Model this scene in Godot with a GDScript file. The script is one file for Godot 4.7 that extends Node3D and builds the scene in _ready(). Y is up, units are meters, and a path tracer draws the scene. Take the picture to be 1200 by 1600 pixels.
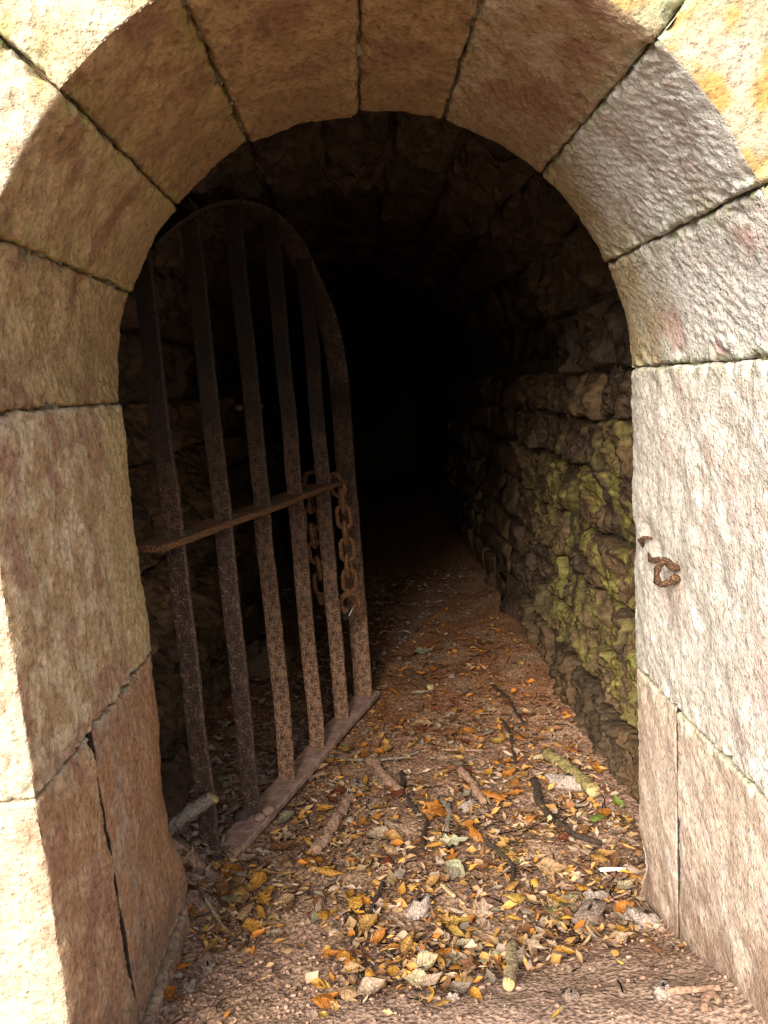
extends Node3D
# A ruined sandstone tunnel mouth with a half open iron gate. x to the right, y up, z towards the viewer; metres.

const R := 0.606          # radius of the archway and half its width
const SPRING := 1.4       # height at which the arch springs
const BACK := -1.87       # back of the dressed stone reveal
const FRONT := -1.16      # face of the outer wall
const GATE_AT := Vector3(-0.58, 0, -2.10)
const GATE_TURN := 1.197

var rng := RandomNumberGenerator.new()
var n_soft := FastNoiseLite.new()
var n_rough := FastNoiseLite.new()
var n_fine := FastNoiseLite.new()
var n_cell := FastNoiseLite.new()
var M := {}
var taken := {}


func _ready() -> void:
	# ---- camera, sky, light, exposure
	var cam := Camera3D.new()
	cam.name = "camera"
	cam.position = Vector3(-0.046, 1.4, 0.0)
	cam.rotation_degrees = Vector3(-9.33, -1.24, -4.0)
	cam.fov = 67.2
	cam.near = 0.05
	cam.far = 400.0
	add_child(cam)
	cam.current = true
	var env := Environment.new()
	env.background_mode = Environment.BG_SKY
	var sky_mat := ProceduralSkyMaterial.new()
	sky_mat.sky_top_color = Color(0.80, 0.86, 0.93)
	sky_mat.sky_horizon_color = Color(0.90, 0.89, 0.86)
	sky_mat.sky_curve = 0.25
	sky_mat.sky_energy_multiplier = 0.5
	sky_mat.ground_energy_multiplier = 0.42
	sky_mat.ground_bottom_color = Color(0.28, 0.23, 0.18)
	sky_mat.ground_horizon_color = Color(0.5, 0.47, 0.42)
	var sky := Sky.new()
	sky.sky_material = sky_mat
	env.sky = sky
	env.tonemap_mode = Environment.TONE_MAPPER_LINEAR
	env.tonemap_exposure = 6.8
	env.sdfgi_enabled = true
	env.ssao_enabled = true
	env.ssil_enabled = true
	var we := WorldEnvironment.new()
	we.name = "environment"
	we.environment = env
	add_child(we)
	var sun := DirectionalLight3D.new()
	sun.name = "sun"
	sun.light_color = Color(1.0, 0.95, 0.87)
	sun.light_energy = 0.5
	sun.light_angular_distance = 38.0
	sun.shadow_enabled = true
	add_child(sun)
	sun.look_at_from_position(Vector3.ZERO, Vector3(0.37, -0.52, -0.77), Vector3.UP)

	# ---- noises and materials
	rng.seed = 4711
	setup_noise(n_soft, 11, 3, FastNoiseLite.TYPE_SIMPLEX_SMOOTH)
	setup_noise(n_rough, 23, 4, FastNoiseLite.TYPE_SIMPLEX)
	setup_noise(n_fine, 37, 2, FastNoiseLite.TYPE_SIMPLEX)
	n_cell.seed = 5
	n_cell.noise_type = FastNoiseLite.TYPE_CELLULAR
	n_cell.frequency = 1.0
	n_cell.fractal_type = FastNoiseLite.FRACTAL_NONE
	make_materials()

	# ---- the place, then the things in it
	build_ground()
	build_archway()
	build_facade()
	build_tunnel()
	build_gate()
	build_chain()
	build_wall_iron()
	build_twigs()
	build_small_things()
	build_leaves()
	build_litter()


# ---------------------------------------------------------------- helpers

func setup_noise(n: FastNoiseLite, s: int, oct: int, type: int) -> void:
	n.seed = s
	n.noise_type = type
	n.frequency = 1.0
	n.fractal_octaves = oct
	n.fractal_type = FastNoiseLite.FRACTAL_FBM


func numbered(called: String) -> String:
	var k: int = taken.get(called, -1) + 1
	taken[called] = k
	return called if k == 0 else "%s_%03d" % [called, k]


func tag(o: Node, label := "", category := "", group := "", kind := "") -> void:
	if label: o.set_meta("label", label)
	if category: o.set_meta("category", category)
	if group: o.set_meta("group", group)
	if kind: o.set_meta("kind", kind)


func thing(called: String, label: String, category: String, at := Vector3.ZERO, turn := 0.0, group := "") -> Node3D:
	var o := Node3D.new()
	o.name = numbered(called)
	add_child(o)
	o.position = at
	o.rotation.y = turn
	tag(o, label, category, group)
	return o


func obj(called: String, mesh: Mesh, mat: Material, parent: Node = null) -> MeshInstance3D:
	var o := MeshInstance3D.new()
	o.mesh = mesh
	o.material_override = mat
	if parent == null:
		o.name = numbered(called)
		add_child(o)
	else:
		o.name = called
		parent.add_child(o, true)
	return o


func grid(P: PackedVector3Array, C: PackedColorArray, nu: int, nv: int, out: Vector3, UV := PackedVector2Array()) -> ArrayMesh:
	# a sheet of nu by nv points as one smooth mesh whose front looks along out at its middle
	var m := (nu / 2) * nv + nv / 2
	var mu: Vector3 = P[m] - P[m - nv]
	var mv: Vector3 = P[m] - P[m - 1]
	var keep := mu.cross(mv).dot(out) > 0.0
	var s := 1.0 if keep else -1.0
	var Nn := PackedVector3Array()
	Nn.resize(nu * nv)
	for i in nu:
		for j in nv:
			var du: Vector3 = P[mini(i + 1, nu - 1) * nv + j] - P[maxi(i - 1, 0) * nv + j]
			var dv: Vector3 = P[i * nv + mini(j + 1, nv - 1)] - P[i * nv + maxi(j - 1, 0)]
			Nn[i * nv + j] = (du.cross(dv) * s).normalized()
	var I := PackedInt32Array()
	I.resize((nu - 1) * (nv - 1) * 6)
	var k := 0
	for i in nu - 1:
		for j in nv - 1:
			var a := i * nv + j
			var b := a + nv
			if keep:
				I[k] = a; I[k + 1] = a + 1; I[k + 2] = b; I[k + 3] = b; I[k + 4] = a + 1; I[k + 5] = b + 1
			else:
				I[k] = a; I[k + 1] = b; I[k + 2] = a + 1; I[k + 3] = b; I[k + 4] = b + 1; I[k + 5] = a + 1
			k += 6
	var A := []
	A.resize(Mesh.ARRAY_MAX)
	A[Mesh.ARRAY_VERTEX] = P
	A[Mesh.ARRAY_NORMAL] = Nn
	A[Mesh.ARRAY_INDEX] = I
	if C.size(): A[Mesh.ARRAY_COLOR] = C
	if UV.size(): A[Mesh.ARRAY_TEX_UV] = UV
	var mesh := ArrayMesh.new()
	mesh.add_surface_from_arrays(Mesh.PRIMITIVE_TRIANGLES, A)
	return mesh


func tile_noise(size: int, cells: int, octaves: int, sd: int, gain := 0.5) -> PackedFloat32Array:
	# gradient noise that repeats without a seam, values about 0..1
	var out := PackedFloat32Array()
	out.resize(size * size)
	var amp := 1.0
	var total := 0.0
	var r := RandomNumberGenerator.new()
	r.seed = sd
	for o in octaves:
		var n := cells << o
		if n * 2 > size: break
		var gx := PackedFloat32Array()
		var gy := PackedFloat32Array()
		for i in n * n:
			var w := r.randf() * TAU
			gx.append(cos(w))
			gy.append(sin(w))
		var step := float(n) / size
		for y in size:
			var fy := y * step
			var y0 := int(fy)
			var ty := fy - y0
			var sy := ty * ty * ty * (ty * (ty * 6.0 - 15.0) + 10.0)
			var r0 := y0 * n
			var r1 := ((y0 + 1) % n) * n
			var row := y * size
			for x in size:
				var fx := x * step
				var x0 := int(fx)
				var tx := fx - x0
				var x1 := (x0 + 1) % n
				var sx := tx * tx * tx * (tx * (tx * 6.0 - 15.0) + 10.0)
				var a := gx[r0 + x0] * tx + gy[r0 + x0] * ty
				var b := gx[r0 + x1] * (tx - 1.0) + gy[r0 + x1] * ty
				var c := gx[r1 + x0] * tx + gy[r1 + x0] * (ty - 1.0)
				var d := gx[r1 + x1] * (tx - 1.0) + gy[r1 + x1] * (ty - 1.0)
				var p := a + (b - a) * sx
				out[row + x] += amp * (p + (c + (d - c) * sx - p) * sy)
		total += amp
		amp *= gain
	for i in out.size(): out[i] = clampf(0.5 + out[i] * 0.95 / sqrt(total), 0.0, 1.0)
	return out


func noise_tex(field: PackedFloat32Array, g: Gradient = null) -> ImageTexture:
	var size := int(sqrt(field.size()))
	var lut := []
	for i in 256: lut.append(g.sample(i / 255.0) if g else gray(i / 255.0))
	var data := PackedByteArray()
	data.resize(size * size * 3)
	for i in field.size():
		var c: Color = lut[int(field[i] * 255.0)]
		data[i * 3] = int(c.r * 255.0)
		data[i * 3 + 1] = int(c.g * 255.0)
		data[i * 3 + 2] = int(c.b * 255.0)
	return ImageTexture.create_from_image(Image.create_from_data(size, size, false, Image.FORMAT_RGB8, data))


func ramp(stops: Array) -> Gradient:
	var g := Gradient.new()
	var o := PackedFloat32Array()
	var c := PackedColorArray()
	for s in stops:
		o.append(s[0])
		c.append(s[1])
	g.offsets = o
	g.colors = c
	return g


func gray(v: float) -> Color:
	return Color(v, v, v)


func lin(r: float, g: float, b: float) -> Color:
	return Color(r, g, b).linear_to_srgb()


func mat(albedo: Color, rough: float) -> StandardMaterial3D:
	var m := StandardMaterial3D.new()
	m.albedo_color = albedo
	m.roughness = rough
	return m


func triplanar(m: StandardMaterial3D, albedo: Texture2D, height: Texture2D, cm: float, scale: float, world := true) -> void:
	m.uv1_triplanar = true
	m.uv1_world_triplanar = world
	m.uv1_triplanar_sharpness = 4.0
	m.uv1_scale = Vector3.ONE * scale
	if albedo: m.albedo_texture = albedo
	if height:
		m.heightmap_enabled = true
		m.heightmap_texture = height
		m.heightmap_scale = cm


func make_materials() -> void:
	var f_rough := tile_noise(512, 9, 5, 101, 0.6)
	var f_mid := tile_noise(512, 20, 4, 202, 0.55)
	var f_fine := tile_noise(512, 42, 3, 303, 0.5)
	var f_spot := tile_noise(512, 36, 3, 404, 0.85)
	for i in f_spot.size(): f_spot[i] = clampf(f_spot[i] * 0.8 + f_rough[i] * 0.45 - 0.125, 0.0, 1.0)
	var grain := noise_tex(f_mid, ramp([[0.0, gray(0.74)], [0.35, gray(0.89)], [0.55, gray(0.95)], [1.0, gray(1.0)]]))
	# relief of the dressed faces: grain, with scattered pits
	var f_grain := tile_noise(512, 48, 3, 505, 0.8)
	for i in f_grain.size(): f_grain[i] = clampf(0.25 + 0.6 * f_grain[i] + 0.2 * f_mid[i] - 2.2 * maxf(0.0, 0.30 - f_mid[i]) - 2.0 * maxf(0.0, 0.24 - f_grain[i]), 0.0, 1.0)
	var grain_h := noise_tex(f_grain)
	var rock_h := noise_tex(f_rough)
	var m := mat(Color.WHITE, 0.92)
	m.vertex_color_use_as_albedo = true
	m.metallic_specular = 0.3
	triplanar(m, grain, grain_h, 0.24, 3.4)
	M.stone = m
	m = mat(Color.WHITE, 0.8)
	m.vertex_color_use_as_albedo = true
	m.metallic_specular = 0.4
	triplanar(m, grain, rock_h, 0.9, 2.6)
	M.rubble = m
	m = mat(Color.WHITE, 0.95)
	m.vertex_color_use_as_albedo = true
	m.metallic_specular = 0.2
	triplanar(m, noise_tex(f_fine, ramp([[0.0, gray(0.5)], [0.5, gray(0.85)], [1.0, gray(1.0)]])), noise_tex(f_fine), 0.38, 2.4)
	M.soil = m
	# rust: speckled bars, the darker bars near the hinge, and the dusty foot rail
	var speck := noise_tex(f_spot, ramp([[0.0, lin(0.02, 0.013, 0.012)], [0.33, lin(0.06, 0.034, 0.026)], [0.47, lin(0.24, 0.135, 0.088)], [0.62, lin(0.38, 0.24, 0.165)], [1.0, lin(0.48, 0.32, 0.22)]]))
	var pits := noise_tex(f_spot)
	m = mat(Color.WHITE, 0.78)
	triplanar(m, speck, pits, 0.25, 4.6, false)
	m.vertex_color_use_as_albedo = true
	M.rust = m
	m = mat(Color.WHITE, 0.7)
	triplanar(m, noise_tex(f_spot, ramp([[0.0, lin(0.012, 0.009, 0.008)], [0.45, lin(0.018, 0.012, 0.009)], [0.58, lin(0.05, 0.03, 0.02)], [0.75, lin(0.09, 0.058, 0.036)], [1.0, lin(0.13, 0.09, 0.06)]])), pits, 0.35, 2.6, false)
	M.rust_shaded = m  # upper gate parts: their shade put into a darker rust
	m = mat(Color.WHITE, 0.6)
	triplanar(m, noise_tex(f_spot, ramp([[0.0, lin(0.02, 0.015, 0.017)], [0.5, lin(0.062, 0.039, 0.032)], [0.66, lin(0.105, 0.066, 0.05)], [0.8, lin(0.21, 0.14, 0.105)], [1.0, lin(0.4, 0.3, 0.24)]])), pits, 0.15, 4.0, false)
	M.rust_dark = m
	m = mat(Color.WHITE, 0.9)
	triplanar(m, noise_tex(f_rough, ramp([[0.0, lin(0.20, 0.12, 0.10)], [0.5, lin(0.33, 0.215, 0.18)], [1.0, lin(0.42, 0.30, 0.26)]])), noise_tex(f_mid), 0.25, 2.5, false)
	M.dusty = m
	m = mat(Color.WHITE, 0.85)
	triplanar(m, noise_tex(f_mid, ramp([[0.0, lin(0.03, 0.016, 0.01)], [0.42, lin(0.10, 0.045, 0.022)], [0.6, lin(0.23, 0.11, 0.045)], [1.0, lin(0.40, 0.21, 0.10)]])), pits, 0.25, 9.0, false)
	M.rust_orange = m
	m = mat(Color.WHITE, 0.85)
	triplanar(m, noise_tex(f_mid, ramp([[0.0, lin(0.012, 0.007, 0.005)], [0.45, lin(0.055, 0.025, 0.013)], [0.6, lin(0.11, 0.052, 0.024)], [0.75, lin(0.22, 0.115, 0.05)], [1.0, lin(0.34, 0.20, 0.10)]])), pits, 0.3, 11.0, false)
	M.rust_scale = m
	m = mat(lin(0.6, 0.58, 0.55), 0.3)
	m.metallic = 1.0
	M.steel = m
	m = mat(lin(0.025, 0.023, 0.025), 0.7)
	M.black_iron = m
	# wood
	var bark_t := noise_tex(f_mid, ramp([[0.0, gray(0.45)], [0.5, gray(0.8)], [1.0, gray(1.0)]]))
	for row in [["bark_green", 0.30, 0.235, 0.09], ["bark_dark", 0.055, 0.034, 0.022], ["bark_tan", 0.44, 0.27, 0.19], ["bark_grey", 0.30, 0.25, 0.22], ["bark_pale", 0.50, 0.40, 0.24], ["bark_brown", 0.17, 0.095, 0.05]]:
		m = mat(lin(row[1], row[2], row[3]), 0.9)
		triplanar(m, bark_t, bark_t, 0.3, 6.0, false)
		M[row[0]] = m
	m = mat(lin(0.62, 0.50, 0.25), 0.85)
	triplanar(m, bark_t, null, 0.0, 14.0, false)
	M.cut_wood = m
	M.white_paper = mat(lin(0.82, 0.82, 0.80), 0.7)
	M.moss = mat(lin(0.07, 0.10, 0.025), 0.9)
	M.husk = mat(lin(0.07, 0.05, 0.045), 0.9)
	# leaves: one vein print shared by all, tinted per colour
	var im := Image.create(128, 64, false, Image.FORMAT_RGB8)
	for x in 128:
		for y in 64:
			var s := x / 127.0
			var t := absf(y / 31.5 - 1.0)
			var rib := fposmod((s - t * 0.16) * 9.0, 1.0)
			var v := 0.86 + 0.14 * n_soft.get_noise_2d(s * 3.0 + 9.0, y * 0.06) + 0.10 * n_fine.get_noise_2d(x * 0.35, y * 0.35)
			if rib < 0.16: v *= 0.74
			if t < 0.07: v = 0.98
			if n_rough.get_noise_2d(x * 0.05 + 40.0, y * 0.05) > 0.4: v *= 0.72
			im.set_pixel(x, y, gray(clampf(v, 0.0, 1.0)))
	var vein := ImageTexture.create_from_image(im)
	for row in LEAF_COLORS:
		m = mat(lin(row[1], row[2], row[3]), 0.62)
		m.albedo_texture = vein
		m.vertex_color_use_as_albedo = true
		m.metallic_specular = 0.35
		m.backlight_enabled = true
		m.backlight = lin(row[1] * 0.35, row[2] * 0.3, row[3] * 0.2)
		M["leaf_" + row[0]] = m
	m = mat(Color.WHITE, 0.75)
	m.vertex_color_use_as_albedo = true
	m.metallic_specular = 0.3
	M.litter = m


# ---------------------------------------------------------------- ground

func rise(x: float, z: float) -> float:
	# the earth climbs from the level tunnel floor to the ground outside, more so on the right
	var y := smoothstep(-1.85, -1.2, z) * (0.09 + 0.10 * clampf((x + R) / (2.0 * R), 0.0, 1.0))
	var side := absf(x) - (0.52 if z < BACK else 0.50)
	if z < -1.1: y += 0.03 * smoothstep(0.0, 0.22, side)
	if x < 0.0 and z < -2.0: y += 0.035 * smoothstep(-0.35, -0.62, x) * smoothstep(-4.2, -3.2, z)
	y += 0.15 * exp(-(pow(x + 0.70, 2) / 0.016 + pow(z + 2.0, 2) / 0.02))   # leaves drifted into the corner behind the left jamb
	return y


func ground(x: float, z: float) -> float:
	var y := rise(x, z)
	y += 0.010 * n_soft.get_noise_2d(x * 3.1, z * 3.1) + 0.006 * n_soft.get_noise_2d(x * 11.0 + 5.0, z * 11.0)
	return y


func bare(a: float, b: float) -> float:
	# trodden smooth earth: the right of the threshold and its outer lip
	return minf(1.0, exp(-(pow(a - 0.42, 2) / 0.05 + pow(b + 1.40, 2) / 0.035)) + 0.8 * smoothstep(-1.57, -1.47, b - 0.08 * a) * smoothstep(-0.5, -0.2, a))


func build_ground() -> void:
	var xs := PackedFloat32Array()
	var zs := PackedFloat32Array()
	for v in [-160.0, -60.0, -25.0, -12.0, -6.0, -3.5, -2.2, -1.6, -1.2, -1.0]: xs.append(v)
	var x := -0.9
	while x < 0.9:
		xs.append(x)
		x += 0.006
	for v in [1.0, 1.2, 1.6, 2.2, 3.5, 6.0, 12.0, 25.0, 60.0, 160.0]: xs.append(v)
	for v in [-13.0, -11.0, -9.0, -7.5, -6.6, -6.0]: zs.append(v)
	var z := -5.6
	while z < -0.9:
		zs.append(z)
		z += 0.006 if z > -2.6 else (0.0085 if z > -3.4 else 0.02)
	while z < 1.4:
		zs.append(z)
		z += 0.025
	for v in [1.6, 2.0, 2.5, 5.0, 10.0, 25.0, 60.0, 160.0]: zs.append(v)
	var P := PackedVector3Array()
	var C := PackedColorArray()
	for a in xs:
		for b in zs:
			var y := ground(a, b)
			var near := absf(a) < 0.95 and b > -5.7 and b < -0.85
			var g := 0.0
			if near:
				g = n_rough.get_noise_2d(a * 28.0, b * 28.0)
				var calm := 1.0 - 0.88 * bare(a, b)
				y += calm * 0.0046 * g + (0.4 + 0.6 * calm) * 0.0016 * n_fine.get_noise_2d(a * 80.0, b * 80.0)
			P.append(Vector3(a, y, b))
			var t := 0.5 + 0.5 * n_soft.get_noise_2d(a * 2.2 + 30.0, b * 2.2)
			var c := Color(0.37, 0.215, 0.16).lerp(Color(0.45, 0.31, 0.245), t)
			c = c.lerp(Color(0.40, 0.185, 0.095), 0.8 * smoothstep(-2.4, -3.2, b + 0.25 * n_soft.get_noise_2d(a * 4.0, b * 4.0)))
			c = c.lerp(Color(0.48, 0.325, 0.22), 0.6 * smoothstep(-0.1, 0.35, n_soft.get_noise_2d(a * 3.0 - 12.0, b * 3.0)))
			if near: c = c.lerp(Color(0.50, 0.365, 0.30), 0.75 * bare(a, b))
			# dark leaf mould under the litter
			if near: c = c.lerp(Color(0.125, 0.068, 0.042), 0.62 * smoothstep(-2.9, -2.2, b) * smoothstep(0.25, 0.75, litter_density(a, b) + 0.35 * g))
			c *= 0.9 + 0.22 * n_rough.get_noise_2d(a * 40.0 + 3.0, b * 40.0)
			c.a = 1.0
			C.append(c)
	var o := obj("ground", grid(P, C, xs.size(), zs.size(), Vector3.UP), M.soil)
	tag(o, "reddish brown bare earth running from outside into the tunnel", "ground", "", "structure")


# ---------------------------------------------------------------- dressed stones

func place_stone(where: String, a: float, z: float, c: float) -> Vector3:
	# a runs along the reveal (up a jamb, or round the arch in metres), c into the stone
	match where:
		"left": return Vector3(-R - c, a, z)
		"right": return Vector3(R + c, a, z)
	var th := a / R
	return Vector3((R + c) * cos(th), SPRING + (R + c) * sin(th), z)


func profile(zb: float, zf: float, at_back: bool, at_front: bool, ds: float, depth: float, face: float) -> Array:
	# (z, c, how near to an edge) along a stone from its back, over the reveal, to its front face
	var corners := [Vector2(zb, 0.27 if at_back else depth), Vector2(zb, 0.0), Vector2(zf, 0.0), Vector2(zf, face if at_front else depth)]
	var pts := []
	for k in 3:
		var p: Vector2 = corners[k]
		var q: Vector2 = corners[k + 1]
		var step := ds if k == 1 or (k == 2 and at_front) else ds * 2.0
		var n := maxi(2, int(p.distance_to(q) / step))
		for i in n: pts.append(p.lerp(q, float(i) / n))
	pts.append(corners[3])
	for pass_ in 2:
		var was := pts.duplicate()
		for i in range(1, pts.size() - 1):
			pts[i] = was[i - 1] * 0.25 + was[i] * 0.5 + was[i + 1] * 0.25
	return pts


func stone(parent: Node3D, called: String, where: String, a0: float, a1: float, zb: float, zf: float, o: Dictionary) -> MeshInstance3D:
	var at_back := zb <= BACK + 0.001
	var at_front := zf >= FRONT - 0.001
	var ds := 0.0048
	var gap: float = o.get("gap", 0.0024)
	if not at_back: zb += gap
	if not at_front: zf -= gap
	var prof := profile(zb, zf, at_back, at_front, ds, 0.055, o.get("face", 0.42))
	var nv := prof.size()
	var body := int((a1 - a0) / ds)
	var nu := body + 3
	var sd: float = o.get("seed", 1.0)
	var off: float = o.get("off", 0.0)
	var tilt: float = o.get("tilt", 0.0)
	var turn: float = o.get("turn", 0.4)
	var ct := cos(turn)
	var st := sin(turn)
	var fa: float = o.get("across", 60.0)
	var fl: float = o.get("along", 11.0)
	var amp: float = (o.get("tool", 0.0030) as float) * (0.9 if where == "arch" else 0.66)
	var lump: float = o.get("lump", 0.004)
	var base: Color = o.get("base", Color(0.34, 0.25, 0.17))
	var light: Color = o.get("light", Color(0.42, 0.33, 0.23))
	var patch: Color = o.get("patch", Color(0.28, 0.16, 0.11))
	var edge_c: Color = o.get("edge", Color(0.40, 0.38, 0.24))
	var edge_k: float = o.get("edge_amount", 0.5)
	var back_c: Color = o.get("inner", base)
	var face_a: Color = o.get("face_a", base)
	var face_b: Color = o.get("face_b", light)
	var chips: Array = o.get("chips", [])
	var slant: float = o.get("slant", 0.0)
	var crack: float = o.get("crack", 0.0)
	var joint_z := zb if at_front else zf
	var stains: Array = o.get("stains", [])
	var P := PackedVector3Array()
	var C := PackedColorArray()
	P.resize(nu * nv)
	C.resize(nu * nv)
	for j in nv:
		var p: Vector2 = prof[j]
		var q0: Vector2 = prof[maxi(j - 1, 0)]
		var q1: Vector2 = prof[mini(j + 1, nv - 1)]
		var tg := (q1 - q0).normalized()
		var nrm := Vector2(tg.y, -tg.x)
		var s := p.x - p.y if at_front else p.x
		var e0 := a0 + gap + 0.0045 * n_soft.get_noise_2d(p.x * 9.0 + sd * 7.0, p.y * 9.0 + a0 * 50.0) + 0.002 * n_fine.get_noise_2d(p.x * 50.0 + sd, p.y * 50.0)
		var e1 := a1 - gap + 0.0045 * n_soft.get_noise_2d(p.x * 9.0 - sd * 5.0, p.y * 9.0 + a1 * 50.0) + 0.002 * n_fine.get_noise_2d(p.x * 50.0 - sd, p.y * 50.0)
		var zc_front := absf(p.x - zf) + absf(p.y) if at_front else 9.0
		var zc_back := absf(p.x - zb) + absf(p.y) if at_back else 9.0
		for i in nu:
			var u := clampf(float(i - 1) / body, 0.0, 1.0)
			var a := lerpf(e0, e1, u)
			var de := minf(a - e0, e1 - a)
			# relief: broad hollows, tool strokes, grain, worn edges
			var x := a * ct + s * st
			var y := -a * st + s * ct
			var warp := 0.006 * n_soft.get_noise_2d(x * 14.0 + sd, y * 14.0)
			var t1 := n_rough.get_noise_2d((x + warp) * fa + sd * 13.0, (y + warp) * fl) * (0.85 + 1.1 * n_soft.get_noise_2d(a * 3.0 + sd, s * 3.0 - sd))
			var h := lump * n_soft.get_noise_2d(x * 7.0 + sd * 3.0, y * 5.0) + amp * t1 + amp * 0.5 * n_fine.get_noise_2d(x * 130.0 + sd, y * 90.0)
			h += off + tilt * (u - 0.5) * 0.02
			if de < 0.006: h -= (0.006 - sqrt(maxf(0.0, 0.000036 - (0.006 - de) * (0.006 - de)))) * 0.8
			var worn := n_soft.get_noise_2d(a * 9.0 + sd * 17.0, s * 9.0)
			var corner := exp(-minf(zc_front, zc_back) * 45.0) if (at_front or at_back) else 0.0
			h -= corner * (0.005 + 0.011 * maxf(0.0, worn) + 0.004 * t1)
			h -= 0.042 * maxf(0.0, n_rough.get_noise_2d(a * 13.0 - sd * 9.0, s * 13.0) - 0.10) * exp(-de * 65.0)
			for ch in chips:
				h -= ch[3] * exp(-((a - ch[0]) * (a - ch[0]) + (s - ch[1]) * (s - ch[1])) / (ch[2] * ch[2]))
			if i == 0 or i == nu - 1: h -= 0.055
			var near_joint := clampf(1.0 - absf(p.x - joint_z) / 0.12, 0.0, 1.0)
			var shift := slant * (a - 0.42) * near_joint
			if crack > 0.0: shift -= near_joint * near_joint * (0.0012 + crack * smoothstep(0.05, 0.6, a) * maxf(0.0, 0.45 + 1.3 * n_soft.get_noise_2d(a * 9.0, sd)) + 0.002 * n_rough.get_noise_2d(a * 40.0, sd))
			P[i * nv + j] = place_stone(where, a, p.x + nrm.x * h + shift, p.y + nrm.y * h)
			# colour of the stone: beds, stains, lichen along the joints
			var c: Color
			if nrm.x > 0.6:
				c = face_a.lerp(face_b, smoothstep(-0.25, 0.3, n_rough.get_noise_2d(a * 9.0 + sd, p.y * 9.0 - 3.0)))
				c = c.lerp(patch, 0.55 * smoothstep(0.12, 0.4, n_soft.get_noise_2d(a * 6.0 + 8.0, p.y * 6.0 + sd)))
			else:
				c = base.lerp(light, smoothstep(-0.3, 0.4, n_rough.get_noise_2d(a * 10.0 + sd * 3.0, s * 10.0) + 0.22 * n_fine.get_noise_2d(a * 75.0 - sd, s * 75.0)))
				c = c.lerp(patch, 0.75 * smoothstep(0.08, 0.42, n_soft.get_noise_2d(a * 4.0 + sd * 2.0, s * 5.0 + 6.0)))
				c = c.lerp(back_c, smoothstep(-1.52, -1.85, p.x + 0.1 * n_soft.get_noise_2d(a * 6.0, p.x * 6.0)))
			c = c.lerp(edge_c, edge_k * exp(-de * 55.0) * smoothstep(-0.3, 0.35, n_rough.get_noise_2d(a * 20.0 + 5.0, s * 20.0 - sd)))
			# soot and soil packed into the upright joints
			if absf(p.x - joint_z) < 0.025 and not (at_front and at_back): c = c.lerp(Color(0.05, 0.038, 0.028), smoothstep(0.0006, 0.0035, p.y))
			for sn in stains: c = c.lerp(sn[4], (sn[5] as float) * exp(-pow((a - sn[0]) / sn[2], 2) - pow((s - sn[1]) / sn[3], 2)) * (0.75 + 0.6 * n_rough.get_noise_2d(a * 40.0, s * 40.0)))
			# earth splashed on the foot of the jambs
			if where != "arch" and nrm.y < -0.5: c = c.lerp(Color(0.27, 0.18, 0.135), 0.8 * smoothstep(0.22, 0.0, a - rise(R, p.x) + 0.16 * n_rough.get_noise_2d(s * 7.0, a * 7.0 + sd)))
			c *= 1.0 + 0.12 * t1 + 0.08 * n_fine.get_noise_2d(x * 160.0, y * 160.0)
			c.a = 1.0
			C[i * nv + j] = c
	var mid := prof[nv / 2] as Vector2
	var am := (a0 + a1) * 0.5
	var out := place_stone(where, am, mid.x, mid.y - 0.01) - place_stone(where, am, mid.x, mid.y)
	return obj(called, grid(P, C, nu, nv, out), M.stone, parent)


func mortar(parent: Node3D, where: String, a0: float, a1: float) -> void:
	var prof := profile(BACK + 0.02, FRONT - 0.02, true, true, 0.008, 0.05, 0.38)
	var nv := prof.size()
	var nu := int((a1 - a0) / 0.008)
	var P := PackedVector3Array()
	var C := PackedColorArray()
	for i in nu:
		for j in nv:
			var p: Vector2 = prof[j]
			var a := lerpf(a0, a1, float(i) / (nu - 1))
			var h := (0.021 if where == "arch" else 0.045) + 0.038 * n_soft.get_noise_2d(a * 14.0 + 2.0, (p.x - p.y) * 14.0) + 0.006 * n_fine.get_noise_2d(a * 70.0, p.x * 70.0 - p.y * 70.0)
			h = maxf(h, 0.012)
			P.append(place_stone(where, a, p.x - (h if p.y > 0.03 else 0.0) * (1.0 if p.x > -1.4 else -1.0), p.y + (h if p.y <= 0.03 else 0.0)))
			var t := smoothstep(-0.3, 0.3, n_rough.get_noise_2d(a * 20.0, p.x * 20.0))
			C.append(Color(0.17, 0.14, 0.10).lerp(Color(0.34, 0.36, 0.26), t) if where == "arch" else Color(0.07, 0.055, 0.04).lerp(Color(0.36, 0.34, 0.27), smoothstep(0.15, 0.5, n_rough.get_noise_2d(a * 11.0, p.x * 20.0)) * smoothstep(0.5, 0.75, a)))
	var am := (a0 + a1) * 0.5
	var out := place_stone(where, am, -1.5, -0.01) - place_stone(where, am, -1.5, 0.0)
	obj("mortar", grid(P, C, nu, nv, out), M.stone, parent)


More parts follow.
